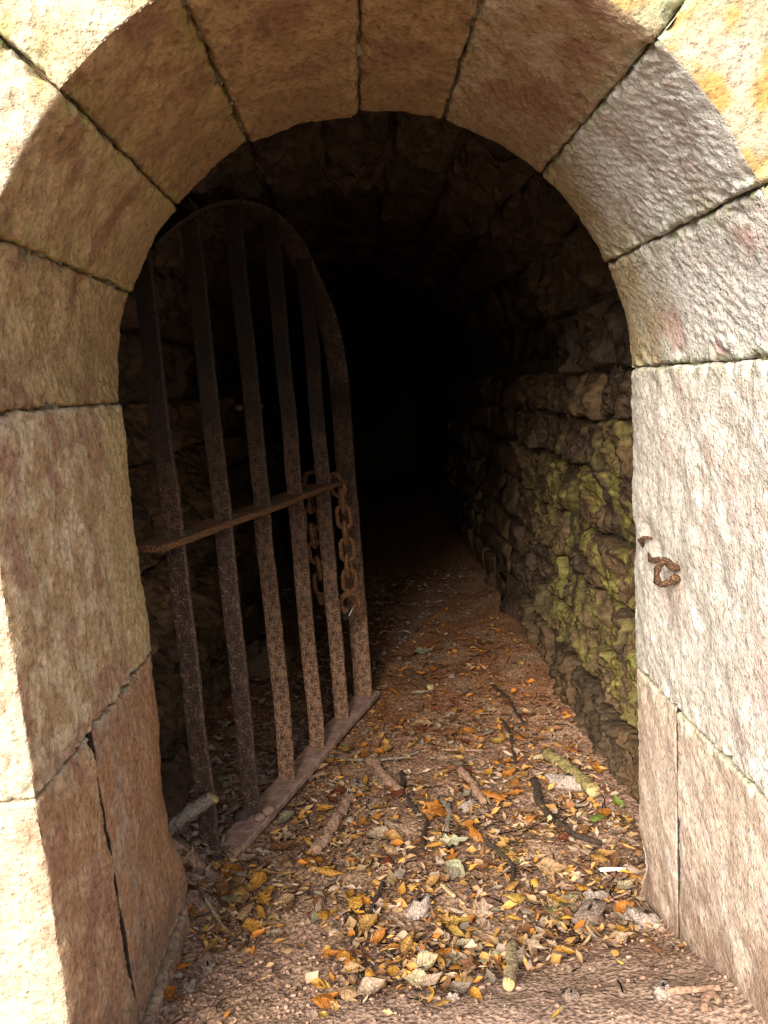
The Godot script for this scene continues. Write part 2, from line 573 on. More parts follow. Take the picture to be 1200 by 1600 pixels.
func build_archway() -> void:
	var t := thing("stone_archway", "round sandstone archway of big tooled blocks framing the dark tunnel", "archway")
	var d := PI / 180.0 * R
	var green := Color(0.42, 0.47, 0.33)
	var warm := {"base": Color(0.31, 0.21, 0.112), "light": Color(0.40, 0.29, 0.155), "patch": Color(0.25, 0.145, 0.095), "face_a": Color(0.54, 0.50, 0.40), "face_b": Color(0.47, 0.38, 0.27), "across": 75.0, "along": 13.0, "edge": Color(0.36, 0.31, 0.17)}
	var cool := {"base": Color(0.59, 0.60, 0.60), "light": Color(0.68, 0.72, 0.73), "patch": Color(0.46, 0.41, 0.39), "inner": Color(0.36, 0.285, 0.165), "face_a": Color(0.40, 0.26, 0.10), "face_b": Color(0.36, 0.33, 0.25), "across": 58.0, "along": 22.0, "tool": 0.0026, "edge": green, "edge_amount": 0.9}  # grey stone, colour lightened and cooled to carry skylight from the left
	# angle from, angle to, offset, tilt, tool direction
	var rows := [[0.0, 23.8, -0.002, 0.2, 0.3, true], [23.8, 48.0, 0.002, -0.2, 0.5, true], [48.0, 72.0, 0.000, 0.1, -0.35, false], [72.0, 90.0, -0.003, 0.0, -0.25, false],
		[90.0, 114.2, 0.005, -0.3, -0.2, false], [114.2, 134.7, -0.003, 0.35, 0.45, false], [134.7, 155.6, 0.003, -0.2, 0.9, false], [155.6, 180.0, -0.004, 0.2, 1.0, false]]
	var k := 0
	for r in rows:
		var o: Dictionary = (cool if r[5] else warm).duplicate()
		o.merge({"seed": 3.0 + k * 4.7, "off": r[2], "tilt": r[3], "turn": r[4]}, true)
		if k == 2: o.merge({"base": Color(0.34, 0.25, 0.15), "light": Color(0.46, 0.37, 0.27), "patch": Color(0.27, 0.15, 0.11), "face_a": Color(0.40, 0.30, 0.14), "face_b": Color(0.36, 0.40, 0.27), "edge": green, "edge_amount": 0.8}, true)
		if k == 0: o.merge({"patch": Color(0.50, 0.34, 0.33), "light": Color(0.66, 0.65, 0.65)}, true)
		if k >= 6: o.merge({"base": Color(0.38, 0.28, 0.155), "light": Color(0.49, 0.385, 0.225), "lump": 0.006, "across": 60.0, "along": 18.0, "tool": 0.0036}, true)
		if k == 5 or k == 6: o.merge({"edge": Color(0.33, 0.35, 0.11), "edge_amount": 0.8}, true)
		if k == 5: o.merge({"chips": [[126.0 * d, -1.78, 0.03, 0.012]]}, true)
		if k == 7: o.merge({"chips": [[158.0 * d, -1.58, 0.022, 0.012]]}, true)
		stone(t, "voussoir", "arch", r[0] * d, r[1] * d, BACK, FRONT, o)
		k += 1
	mortar(t, "arch", -0.5 * d, 180.5 * d)
	var left := {"base": Color(0.44, 0.265, 0.155), "light": Color(0.53, 0.365, 0.235), "patch": Color(0.37, 0.205, 0.15), "face_a": Color(0.54, 0.49, 0.38), "face_b": Color(0.52, 0.41, 0.31), "turn": 1.57, "across": 62.0, "along": 20.0, "tool": 0.0046, "lump": 0.007, "edge": Color(0.55, 0.53, 0.42), "edge_amount": 0.7}
	var l := left.duplicate()
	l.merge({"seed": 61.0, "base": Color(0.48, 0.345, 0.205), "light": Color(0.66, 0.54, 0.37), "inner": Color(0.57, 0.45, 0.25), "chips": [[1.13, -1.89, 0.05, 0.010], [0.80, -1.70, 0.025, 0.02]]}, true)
	stone(t, "jamb_stone", "left", 0.782, 1.400, BACK, FRONT, l)
	l = left.duplicate()
	l.merge({"seed": 71.0, "along": 16.0, "gap": 0.0016, "slant": 0.075}, true)
	stone(t, "jamb_stone", "left", 0.055, 0.782, -1.433, FRONT, l)
	l = left.duplicate()
	l.merge({"seed": 83.0, "off": -0.002, "slant": 0.075, "crack": 0.013, "light": Color(0.46, 0.34, 0.25), "along": 15.0, "tool": 0.0034, "gap": 0.0018, "chips": [[0.42, -1.90, 0.09, 0.018], [0.16, -1.88, 0.10, -0.02], [0.30, -1.86, 0.035, 0.012]]}, true)
	stone(t, "jamb_stone", "left", 0.085, 0.782, BACK, -1.433, l)
	l = left.duplicate()
	l.merge({"seed": 93.0, "off": 0.015}, true)
	stone(t, "plinth_stone", "left", -0.25, 0.083, BACK, -1.433, l)
	stone(t, "plinth_stone", "left", -0.25, 0.053, -1.433, FRONT, l)
	mortar(t, "left", -0.2, 1.41)
	var right := {"base": Color(0.56, 0.53, 0.50), "light": Color(0.67, 0.67, 0.645), "patch": Color(0.585, 0.485, 0.46), "face_a": Color(0.55, 0.48, 0.36), "face_b": Color(0.5, 0.42, 0.28), "turn": 0.9, "across": 40.0, "along": 22.0, "tool": 0.0018, "lump": 0.006, "edge": green, "edge_amount": 0.75}  # pale stone, colour raised further in place of light from the left
	var r2 := right.duplicate()
	r2.merge({"seed": 103.0, "stains": [[0.935, -1.60, 0.05, 0.022, Color(0.36, 0.20, 0.10), 0.55], [0.97, -1.73, 0.02, 0.03, Color(0.40, 0.25, 0.15), 0.4]], "light": Color(0.70, 0.68, 0.67), "chips": [[0.995, -1.89, 0.022, 0.028], [1.02, -1.77, 0.035, 0.012], [0.985, -1.70, 0.03, 0.010], [0.88, -1.66, 0.06, 0.007], [0.95, -1.58, 0.035, 0.010]]}, true)
	stone(t, "jamb_stone", "right", 0.645, 1.400, BACK, FRONT, r2)
	r2 = right.duplicate()
	r2.merge({"seed": 113.0, "base": Color(0.53, 0.43, 0.37), "light": Color(0.62, 0.54, 0.48), "gap": 0.0015}, true)
	stone(t, "jamb_stone", "right", -0.25, 0.645, -1.598, FRONT, r2)
	r2.merge({"seed": 127.0, "off": -0.002, "crack": 0.006, "chips": [[0.10, -1.86, 0.06, 0.02]]}, true)
	stone(t, "jamb_stone", "right", -0.25, 0.645, BACK, -1.598, r2)
	mortar(t, "right", -0.2, 1.41)


func block(o: Dictionary) -> ArrayMesh:
	# a rough stone of a wall: its four corners on the wall (u, v), how far it stands out, what turns (u, v, c) into a point
	var q: Array = o.q
	var to: Callable = o.to
	var nu: int = o.nu
	var nv: int = o.nv
	var sd: float = o.seed
	var proud: float = o.proud
	var rough: float = o.rough
	var deep: float = o.get("deep", 0.07)
	var P := PackedVector3Array()
	var C := PackedColorArray()
	var ca: Color = o.a
	var cb: Color = o.b
	var moss: float = o.get("moss", 0.0)
	var slope := Vector2(sin(sd * 12.9), sin(sd * 7.7)) * rough
	for i in nu:
		for j in nv:
			var u := clampf((i - 1.0) / (nu - 3.0), 0.0, 1.0)
			var v := clampf((j - 1.0) / (nv - 3.0), 0.0, 1.0)
			var w: Vector2 = (q[0] as Vector2).lerp(q[1], u).lerp((q[3] as Vector2).lerp(q[2], u), v)
			w += Vector2(n_soft.get_noise_2d(w.x * 9.0 + sd, w.y * 9.0), n_soft.get_noise_2d(w.x * 9.0, w.y * 9.0 + sd + 50.0)) * 0.011
			var e := minf(minf(u, 1.0 - u), minf(v, 1.0 - v))
			var h := proud + slope.x * (u - 0.5) + slope.y * (v - 0.5)
			h += rough * (0.75 * absf(n_soft.get_noise_2d(w.x * 3.6 + sd * 3.0, w.y * 4.2)) + 0.15 * n_rough.get_noise_2d(w.x * 8.0 + sd, w.y * 8.0) - 0.34 * absf(n_rough.get_noise_2d(w.x * 5.0 + sd * 2.0, w.y * 4.0 + sd)) + 0.12 * n_fine.get_noise_2d(w.x * 38.0, w.y * 38.0 + sd))
			# broken faces: flat beds that end in sharp little ledges
			var lv := 2.6 * n_soft.get_noise_2d(w.x * 4.4 + sd * 5.0, w.y * 5.2 - sd) + 0.25 * n_rough.get_noise_2d(w.x * 9.0, w.y * 9.0)
			h += rough * 0.40 * (floor(lv) + smoothstep(0.80, 1.0, lv - floor(lv)))
			h -= 0.020 * exp(-e * 22.0)
			var rim := i == 0 or j == 0 or i == nu - 1 or j == nv - 1
			if rim: h = -deep
			P.append(to.call(w.x, w.y, h))
			var c := ca.lerp(cb, smoothstep(-0.3, 0.3, n_rough.get_noise_2d(w.x * 7.0 + sd, w.y * 7.0)))
			if moss > 0.0:
				var k := moss * smoothstep(0.0, 0.32, n_rough.get_noise_2d(w.x * 6.5 + 3.0, w.y * 3.2 + 70.0) + 0.10)
				c = c.lerp(Color(0.185, 0.165, 0.04), k * 0.9)
				c = c.lerp(Color(0.27, 0.25, 0.075), 0.75 * k * smoothstep(0.10, 0.34, n_rough.get_noise_2d(w.x * 20.0, w.y * 8.0)))
			c *= 1.0 + 0.3 * n_fine.get_noise_2d(w.x * 50.0, w.y * 50.0) + 0.3 * n_rough.get_noise_2d(w.x * 24.0 + sd, w.y * 24.0)
			c.a = 1.0
			C.append(c)
	var mid: Vector2 = ((q[0] as Vector2) + q[2]) * 0.5
	return grid(P, C, nu, nv, (to.call(mid.x, mid.y, 0.02) as Vector3) - (to.call(mid.x, mid.y, 0.0) as Vector3))


func course(parent: Node3D, u0: float, u1: float, v0: float, v1: float, len0: float, len1: float, o: Dictionary) -> void:
	# one course of stones from u0 to u1
	var u := u0
	while u < u1 - 0.04:
		var n := minf(u + rng.randf_range(len0, len1), u1)
		if u1 - n < len0 * 0.6: n = u1
		var j: float = o.get("jitter", 0.014)
		var g := 0.006
		var q := [Vector2(u + g + rng.randf_range(-j, j) * 0.5, v0 + g + rng.randf_range(-j, j)), Vector2(n - g + rng.randf_range(-j, j) * 0.5, v0 + g + rng.randf_range(-j, j)), Vector2(n - g + rng.randf_range(-j, j) * 0.5, v1 - g + rng.randf_range(-j, j)), Vector2(u + g + rng.randf_range(-j, j) * 0.5, v1 - g + rng.randf_range(-j, j))]
		var far: bool = o.get("far", 99.0) < absf((u + n) * 0.5)
		var pick := rng.randf()
		var ca: Color = (o.tones as Array)[int(pick * 2.999)]
		var mossy := 0.0
		if o.has("moss"): mossy = (o.moss as Callable).call((u + n) * 0.5, (v0 + v1) * 0.5) * rng.randf_range(0.4, 1.0)
		var m := block({"q": q, "to": o.to, "nu": 8 if far else o.get("nu", 38), "nv": 7 if far else o.get("nv", 30), "seed": rng.randf() * 90.0, "proud": rng.randf_range(o.get("in", -0.012), o.get("out", 0.014)), "rough": o.get("rough", 0.045), "a": ca, "b": ca * 0.62, "moss": mossy})
		obj(o.called, m, M.rubble if o.get("mat", "") == "" else M[o.mat], parent)
		u = n


func bed(parent: Node3D, to: Callable, u0: float, u1: float, v0: float, v1: float, step: float) -> void:
	var nu := int((u1 - u0) / step) + 2
	var nv := int((v1 - v0) / step) + 2
	var P := PackedVector3Array()
	var C := PackedColorArray()
	for i in nu:
		for j in nv:
			var u := lerpf(u0, u1, float(i) / (nu - 1))
			var v := lerpf(v0, v1, float(j) / (nv - 1))
			P.append(to.call(u, v, -0.035 + 0.014 * n_soft.get_noise_2d(u * 12.0, v * 12.0)))
			C.append(Color(0.06, 0.05, 0.034).lerp(Color(0.11, 0.09, 0.056), 0.5 + 0.5 * n_rough.get_noise_2d(u * 15.0, v * 15.0)))
	var um := (u0 + u1) * 0.5
	var vm := (v0 + v1) * 0.5
	obj("mortar_bed", grid(P, C, nu, nv, (to.call(um, vm, 0.02) as Vector3) - (to.call(um, vm, 0.0) as Vector3)), M.rubble, parent)


func build_tunnel() -> void:
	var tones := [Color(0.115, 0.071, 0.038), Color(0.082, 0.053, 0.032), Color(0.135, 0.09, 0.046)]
	var on_right := func(u: float, v: float, c: float) -> Vector3: return Vector3(0.755 - c, v, -u)
	var on_left := func(u: float, v: float, c: float) -> Vector3: return Vector3(-0.755 + c, v, -u)
	var green := func(u: float, v: float) -> float: return smoothstep(4.3, 2.5, u) * smoothstep(1.30, 0.95, v) * smoothstep(0.05, 0.3, v)
	var heights := [-0.12, 0.24, 0.43, 0.62, 0.84, 1.06, 1.24, 1.405]
	var w := thing("tunnel_wall", "right hand rubble wall of the tunnel, stained yellow green with moss", "wall", Vector3.ZERO)
	for k in heights.size() - 1:
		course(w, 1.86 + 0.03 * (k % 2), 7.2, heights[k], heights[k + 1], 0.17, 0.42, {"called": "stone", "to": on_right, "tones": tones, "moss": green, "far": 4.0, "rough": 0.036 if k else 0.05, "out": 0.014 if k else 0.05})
	bed(w, on_right, 1.80, 12.0, -0.3, 1.46, 0.06)
	w = thing("tunnel_wall", "left hand rubble wall of the tunnel, brown, behind the gate bars", "wall", Vector3.ZERO)
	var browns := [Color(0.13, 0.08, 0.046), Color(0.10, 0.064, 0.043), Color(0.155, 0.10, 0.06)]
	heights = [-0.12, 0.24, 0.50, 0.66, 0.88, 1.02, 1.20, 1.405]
	for k in heights.size() - 1:
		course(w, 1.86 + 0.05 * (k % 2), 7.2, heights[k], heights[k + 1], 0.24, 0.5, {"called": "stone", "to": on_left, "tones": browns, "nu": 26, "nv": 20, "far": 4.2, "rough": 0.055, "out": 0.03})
	bed(w, on_left, 1.80, 12.0, -0.3, 1.46, 0.06)
	var v := thing("barrel_vault", "dark rough stone vault of the tunnel behind the arch", "vault", Vector3.ZERO)
	var low := func(u: float, s: float, c: float) -> Vector3: return Vector3((0.755 - c) * cos(s / 0.755), SPRING + (0.755 - c) * sin(s / 0.755), -u)
	var high := func(u: float, s: float, c: float) -> Vector3: return Vector3((0.84 - c) * cos(s / 0.84), SPRING + (0.84 - c) * sin(s / 0.84), -u)
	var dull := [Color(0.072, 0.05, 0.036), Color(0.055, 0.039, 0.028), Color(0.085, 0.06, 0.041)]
	var n := 11
	for k in n:
		var s0 := 0.755 * PI * k / n
		var s1 := 0.755 * PI * (k + 1) / n
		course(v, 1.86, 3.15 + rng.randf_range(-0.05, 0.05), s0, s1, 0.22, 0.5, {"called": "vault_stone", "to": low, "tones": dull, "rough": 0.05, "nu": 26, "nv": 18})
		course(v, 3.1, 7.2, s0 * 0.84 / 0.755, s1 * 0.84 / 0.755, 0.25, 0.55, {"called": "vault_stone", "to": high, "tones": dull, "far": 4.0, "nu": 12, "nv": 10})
	bed(v, low, 1.80, 3.2, -0.06, 0.755 * PI + 0.06, 0.06)
	bed(v, high, 3.1, 12.0, -0.06, 0.84 * PI + 0.06, 0.08)
	var at_end := func(u: float, y: float, c: float) -> Vector3: return Vector3(u, y, -11.9 + c)
	bed(v, at_end, -1.0, 1.0, -0.3, 2.5, 0.15)
	var over := func(u: float, y: float, c: float) -> Vector3: return Vector3(u, y, -3.22 - c)
	var P := PackedVector3Array()
	for i in 33:
		for r in [0.79, 1.0]:
			P.append(Vector3(r * cos(PI * i / 32.0), SPRING + r * sin(PI * i / 32.0), -3.19))
	obj("mortar_bed", grid(P, PackedColorArray(), 33, 2, Vector3(0, 0, -1)), M.husk, v)


func build_facade() -> void:
	# the outer wall round the arch, and the bank that the tunnel runs into
	var t := thing("facade_wall", "weathered sandstone wall surrounding the archway", "wall")
	var tones := [Color(0.60, 0.52, 0.38), Color(0.55, 0.45, 0.32), Color(0.58, 0.46, 0.26)]
	var to := func(u: float, v: float, c: float) -> Vector3: return Vector3(u, v, FRONT + c)
	var ring := R + 0.425
	var v0 := -0.3
	var hs := [0.5, 0.42, 0.40, 0.38, 0.40, 0.30, 0.34, 0.36, 0.4, 0.36]
	for h in hs:
		var v1: float = v0 + h
		var near := 0.0
		var dy := maxf(0.0, v0 - SPRING)
		if dy < ring: near = sqrt(ring * ring - dy * dy)
		if near < 0.25: near = 0.0
		var o := {"called": "wall_stone", "to": to, "tones": tones, "rough": 0.018, "in": -0.012, "out": 0.004, "nu": 12, "nv": 10, "mat": "stone"}
		if near > 0.0:
			course(t, near, 3.6, v0, v1, 0.45, 0.85, o)
			course(t, -3.6, -near, v0, v1, 0.45, 0.85, o)
		else:
			course(t, -3.6, 3.6, v0, v1, 0.45, 0.85, o)
		v0 = v1
	# the bed behind the stones, with the opening left free
	var st := SurfaceTool.new()
	st.begin(Mesh.PRIMITIVE_TRIANGLES)
	var top := v0
	var cell := 0.1
	var nx := int(7.2 / cell)
	var ny := int((top + 0.4) / cell)
	for i in nx:
		for j in ny:
			var x := -3.6 + (i + 0.5) * cell
			var y := -0.4 + (j + 0.5) * cell
			if (y < SPRING and absf(x) < R + 0.16) or Vector2(x, y - SPRING).length() < R + 0.16: continue
			var a := Vector3(x - cell / 2, y - cell / 2, FRONT - 0.045)
			var b := a + Vector3(cell, 0, 0)
			var c := a + Vector3(cell, cell, 0)
			var d := a + Vector3(0, cell, 0)
			for p in [a, c, b, a, d, c]:
				st.set_color(Color(0.3, 0.26, 0.19))
				st.add_vertex(p)
	st.generate_normals()
	obj("mortar_bed", st.commit(), M.stone, t)
	# the bank: a slope behind the wall's top, its front closed on either side of the wall
	var xs := [-60.0, -30.0, -15.0, -10.0, -7.0, -5.0, -3.59, -2.5, -1.2, 0.0, 1.2, 2.5, 3.59, 5.0, 7.0, 10.0, 15.0, 30.0, 60.0]
	var zs := [-80.0, -50.0, -30.0, -20.0, -13.0, -8.0, -5.0, -3.0, -1.9, -1.28, -1.24]
	var at := func(x: float, z: float) -> Vector3:
		var y := top - 0.06
		if z > -1.26 and absf(x) > 3.5: y = -0.4
		else: y += (-1.28 - z) * 0.4 - smoothstep(3.6, 12.0, absf(x)) * 3.4 + (0.3 * n_soft.get_noise_2d(x * 0.3, z * 0.3) if z < -1.5 else 0.0)
		return Vector3(x, y, z)
	st = SurfaceTool.new()
	st.begin(Mesh.PRIMITIVE_TRIANGLES)
	for i in xs.size() - 1:
		for j in zs.size() - 1:
			var a: Vector3 = at.call(xs[i], zs[j])
			var b: Vector3 = at.call(xs[i + 1], zs[j])
			var c: Vector3 = at.call(xs[i + 1], zs[j + 1])
			var d: Vector3 = at.call(xs[i], zs[j + 1])
			for p in [a, b, c, a, c, d]:
				st.set_color(Color(0.10, 0.085, 0.04))
				st.add_vertex(p)
	st.generate_normals()
	tag(obj("hill", st.commit(), M.soil), "earth bank rising behind the stone wall", "hill", "", "structure")


# ---------------------------------------------------------------- iron

func tube(pts: Array, radii: Array, sides: int, bumpy := 0.0, closed := false, flat := 1.0) -> ArrayMesh:
	# a round bar through the points; radii one per point; flat squeezes it along its own up axis
	var n := pts.size()
	var rings := n + (1 if closed else 2)
	var P := PackedVector3Array()
	var side := Vector3.ZERO
	for k in rings:
		var i := k % n if closed else clampi(k - 1, 0, n - 1)
		var a: Vector3 = pts[(i - 1 + n) % n] if closed else pts[maxi(i - 1, 0)]
		var b: Vector3 = pts[(i + 1) % n] if closed else pts[mini(i + 1, n - 1)]
		var t := (b - a).normalized()
		if side == Vector3.ZERO:
			side = t.cross(Vector3.UP if absf(t.y) < 0.9 else Vector3.RIGHT).normalized()
		side = (side - t * side.dot(t)).normalized()
		var up := t.cross(side)
		var r: float = radii[mini(i, radii.size() - 1)]
		var end := not closed and (k == 0 or k == rings - 1)
		for s in sides + 1:
			var w := TAU * (s % sides) / sides
			var q: Vector3 = pts[i]
			var rr := 0.0001 if end else r * (1.0 + bumpy * n_rough.get_noise_3d(q.x * 40.0 + cos(w), q.y * 40.0 + sin(w), q.z * 40.0))
			P.append(q + (side * cos(w) + up * sin(w) * flat) * rr)
	var m := (rings / 2) * (sides + 1) + sides / 2
	var ci := (rings / 2) % n if closed else clampi(rings / 2 - 1, 0, n - 1)
	var mesh := grid(P, PackedColorArray(), rings, sides + 1, P[m] - (pts[ci] as Vector3))
	return mesh


func bar(size: Vector3, bevel: float, parts: int, wob: float, sd: float, up_from := -1.0) -> ArrayMesh:
	# a forged flat bar along y, bevelled, standing on its foot, eaten unevenly by rust
	var hx := size.x / 2
	var hz := size.z / 2
	var ring := [Vector2(-hx, -hz + bevel), Vector2(-hx, 0), Vector2(-hx, hz - bevel), Vector2(-hx + bevel, hz), Vector2(hx - bevel, hz), Vector2(hx, hz - bevel), Vector2(hx, 0), Vector2(hx, -hz + bevel), Vector2(hx - bevel, -hz), Vector2(-hx + bevel, -hz)]
	var st := SurfaceTool.new()
	st.begin(Mesh.PRIMITIVE_TRIANGLES)
	st.set_smooth_group(-1)
	var rows := []
	for k in parts + 1:
		var y := size.y * k / parts
		var row := []
		for p in ring:
			var g := 1.0 + 0.06 * n_rough.get_noise_3d(y * 16.0 + sd, p.x * 60.0, p.y * 60.0)
			row.append(Vector3(p.x * g + wob * n_soft.get_noise_2d(y * 1.7, sd), y, p.y * g + wob * n_soft.get_noise_2d(y * 1.7, sd + 30.0)))
		rows.append(row)
	for k in parts:
		for i in ring.size():
			var j := (i + 1) % ring.size()
			for v in [rows[k][i], rows[k + 1][i], rows[k][j], rows[k][j], rows[k + 1][i], rows[k + 1][j]]:
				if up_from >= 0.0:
					# pale with splashed earth at the foot, shade painted in darker higher up
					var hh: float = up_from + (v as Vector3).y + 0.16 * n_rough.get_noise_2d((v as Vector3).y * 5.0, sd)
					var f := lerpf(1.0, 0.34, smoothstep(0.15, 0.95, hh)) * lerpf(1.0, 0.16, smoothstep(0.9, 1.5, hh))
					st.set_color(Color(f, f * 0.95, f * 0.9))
				st.add_vertex(v)
	for i in range(1, ring.size() - 1):
		for v in [rows[parts][0], rows[parts][i + 1], rows[parts][i], rows[0][0], rows[0][i], rows[0][i + 1]]:
			st.add_vertex(v)
	st.generate_normals()
	return st.commit()


func build_gate() -> void:
	var t := thing("iron_gate", "rusty iron bar gate with an arched top standing half open inside the arch", "gate", GATE_AT, GATE_TURN)
	var top := func(x: float) -> float:
		var q := x - 0.625
		return 1.38 + sqrt(maxf(0.0, 0.39 - q * q)) if x > 0.625 else 2.004 - 0.55 * q * q
	for k in 6:
		var x := 0.25 * k
		var high: float = 1.42 if k == 5 else (top.call(x) as float) + 0.01
		var foot := 0.045 + (0.012 if k < 2 else 0.0)
		var wide := 0.086 if k == 5 else 0.062
		if k == 5:
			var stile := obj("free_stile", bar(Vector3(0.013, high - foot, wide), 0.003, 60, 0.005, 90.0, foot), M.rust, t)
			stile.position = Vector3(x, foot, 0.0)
			continue
		# each upright is two lengths, the lower one let into the middle rail
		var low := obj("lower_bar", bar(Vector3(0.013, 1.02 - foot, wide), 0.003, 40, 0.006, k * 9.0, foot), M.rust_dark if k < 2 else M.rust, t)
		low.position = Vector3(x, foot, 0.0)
		if k < 2: tag(low, "blackened lower bar near the hinge")
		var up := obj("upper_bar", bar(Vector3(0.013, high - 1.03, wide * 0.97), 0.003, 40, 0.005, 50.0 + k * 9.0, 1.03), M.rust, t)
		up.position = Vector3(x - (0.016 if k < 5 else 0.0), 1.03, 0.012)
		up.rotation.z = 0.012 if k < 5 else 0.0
		if k < 5:
			var collar := obj("weld_lump", tube([Vector3(-0.02, 0, 0), Vector3(0.0, 0.006, 0.01), Vector3(0.02, 0, 0)], [0.012, 0.017, 0.011], 8, 0.8), M.rust_shaded, t)
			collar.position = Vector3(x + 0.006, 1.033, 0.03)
	# rails lie flat
	var rail := obj("middle_rail", bar(Vector3(0.018, 1.27, 0.115), 0.004, 40, 0.006, 200.0), M.rust_orange, t)
	rail.rotation.z = -PI / 2
	rail.position = Vector3(-0.14, 1.024, 0.0)
	var foot_rail := obj("foot_rail", bar(Vector3(0.026, 1.40, 0.098), 0.005, 40, 0.005, 240.0), M.dusty, t)
	foot_rail.rotation.z = -PI / 2
	foot_rail.position = Vector3(-0.09, 0.032, 0.004)
	# arched top: a flat strip following the vault
	var st := PackedVector3Array()
	for i in 41:
		var x := 1.25 * i / 40.0
		if i > 30: x = 0.625 + 0.625 * sin(PI / 2 * (0.6 + 0.4 * (i - 30) / 10.0) ) if i < 40 else 1.25
		var y: float = top.call(x)
		var x2 := minf(x + 0.01, 1.25)
		var dir := Vector2(x2 - (x2 - 0.01), (top.call(x2) as float) - (top.call(x2 - 0.01) as float)).normalized()
		var nn := Vector2(-dir.y, dir.x) * 0.006
		for c in [Vector2(1, 1), Vector2(1, -1), Vector2(-1, -1), Vector2(-1, 1), Vector2(1, 1)]:
			st.append(Vector3(x + nn.x * c.x, y + nn.y * c.x, 0.042 * c.y))
	obj("arched_frame", grid(st, PackedColorArray(), 41, 5, Vector3(0, -1, 0)), M.rust_shaded, t)
	# bits: a rivet head on the third bar, a nut on the foot rail by the second bar, stub by the hinge
	for p in [[Vector3(0.49, 1.36, 0.03), 0.016], [Vector3(0.475, 1.36, -0.035), 0.016], [Vector3(0.27, 0.06, 0.045), 0.021], [Vector3(0.23, 0.058, 0.035), 0.018]]:
		var sm := SphereMesh.new()
		sm.radius = p[1]
		sm.height = (p[1] as float) * 1.5
		sm.radial_segments = 12
		sm.rings = 6
		var rv := obj("rivet", sm, M.dusty if (p[0] as Vector3).y < 0.2 else M.rust_shaded, t)
		rv.position = p[0]


func link_mesh(long: float, wide: float, wire: float) -> ArrayMesh:
	var pts := []
	var s := long / 2 - wide / 2
	for i in 28:
		var w := TAU * i / 28.0
		pts.append(Vector3(cos(w) * wide / 2, sin(w) * wide / 2 + (s if sin(w) > 0.0 else -s), 0.0))
	return tube(pts, [wire], 10, 0.14, true)


func hang(parent: Node3D, pts: Array, mesh: Mesh, material: Material, start := 0) -> void:
	for i in pts.size() - 1:
		var a: Vector3 = pts[i]
		var b: Vector3 = pts[i + 1]
		var y := (b - a).normalized()
		var x := y.cross(Vector3(0.3, 0, 1)).normalized()
		var z := x.cross(y)
		var turned := Basis(x, y, z) * Basis(Vector3.UP, (0.35 if (i + start) % 2 else 0.35 + PI / 2) + 0.25 * sin(i * 2.3))
		var l := obj("link", mesh, material, parent)
		l.transform = Transform3D(turned, (a + b) * 0.5)


func build_chain() -> void:
	var at := Vector3(-0.15, 0.95, -3.12)
	var t := thing("rusted_chain", "rusty chain looped over the free end of the gate's middle rail", "chain", at)
	var lm := link_mesh(0.092, 0.054, 0.0092)
	var front := []
	for p in [Vector3(-0.236, 1.085, -3.14), Vector3(-0.178, 1.048, -3.11), Vector3(-0.150, 0.985, -3.10), Vector3(-0.146, 0.917, -3.10), Vector3(-0.142, 0.848, -3.10), Vector3(-0.140, 0.780, -3.10), Vector3(-0.140, 0.712, -3.10), Vector3(-0.140, 0.645, -3.10), Vector3(-0.142, 0.585, -3.10)]: front.append(p - at)
	hang(t, front, lm, M.rust_orange)
	var rear := []
	for p in [Vector3(-0.262, 1.06, -3.15), Vector3(-0.272, 0.99, -3.13), Vector3(-0.276, 0.92, -3.10), Vector3(-0.274, 0.852, -3.09), Vector3(-0.270, 0.783, -3.08), Vector3(-0.265, 0.715, -3.08), Vector3(-0.260, 0.648, -3.08), Vector3(-0.258, 0.582, -3.08)]: rear.append(p - at)
	hang(t, rear, lm, M.rust_orange, 1)
	var sm := SphereMesh.new()
	sm.radius = 0.021
	sm.height = 0.046
	var knob := obj("end_knob", sm, M.rust_orange, t)
	knob.position = Vector3(-0.258, 0.548, -3.08) - at
	# the shackle hanging from the last link: a thick ring closed by a bright faceted nut
	t = thing("ring_shackle", "thick rusty ring with a bright steel nut hanging from the chain", "shackle", Vector3(-0.146, 0.520, -3.10), 0.25)
	var pts := []
	for i in 32:
		var w := TAU * i / 32.0
		pts.append(Vector3(cos(w) * 0.041, sin(w) * 0.041, 0.0))
	obj("ring", tube(pts, [0.0115], 12, 0.12, true), M.rust_orange, t)
	var st := SurfaceTool.new()
	st.begin(Mesh.PRIMITIVE_TRIANGLES)
	st.set_smooth_group(-1)
	for i in 6:
		var w0 := TAU * i / 6.0
		var w1 := TAU * (i + 1) / 6.0
		var prof := [Vector2(0.016, -0.013), Vector2(0.030, -0.013), Vector2(0.033, -0.010), Vector2(0.033, 0.010), Vector2(0.030, 0.013), Vector2(0.016, 0.013)]
		for k in 6:
			var p: Vector2 = prof[k]
			var q: Vector2 = prof[(k + 1) % 6]
			var a := Vector3(cos(w0) * p.x, sin(w0) * p.x, p.y)
			var b := Vector3(cos(w1) * p.x, sin(w1) * p.x, p.y)
			var c := Vector3(cos(w1) * q.x, sin(w1) * q.x, q.y)
			var d := Vector3(cos(w0) * q.x, sin(w0) * q.x, q.y)
			for v in [a, c, b, a, d, c]: st.add_vertex(v)
	st.generate_normals()
	var n := obj("steel_nut", st.commit(), M.steel, t)
	n.position = Vector3(-0.018, -0.034, 0.016)
	n.rotation = Vector3(-0.75, -0.95, 0.45)
	var pin := obj("bolt_end", tube([Vector3(-0.012, -0.03, 0.012), Vector3(0.004, -0.02, 0.016), Vector3(0.024, -0.012, 0.012)], [0.011], 10, 0.2), M.rust_orange, t)
	pin.rotation.z = 0.1


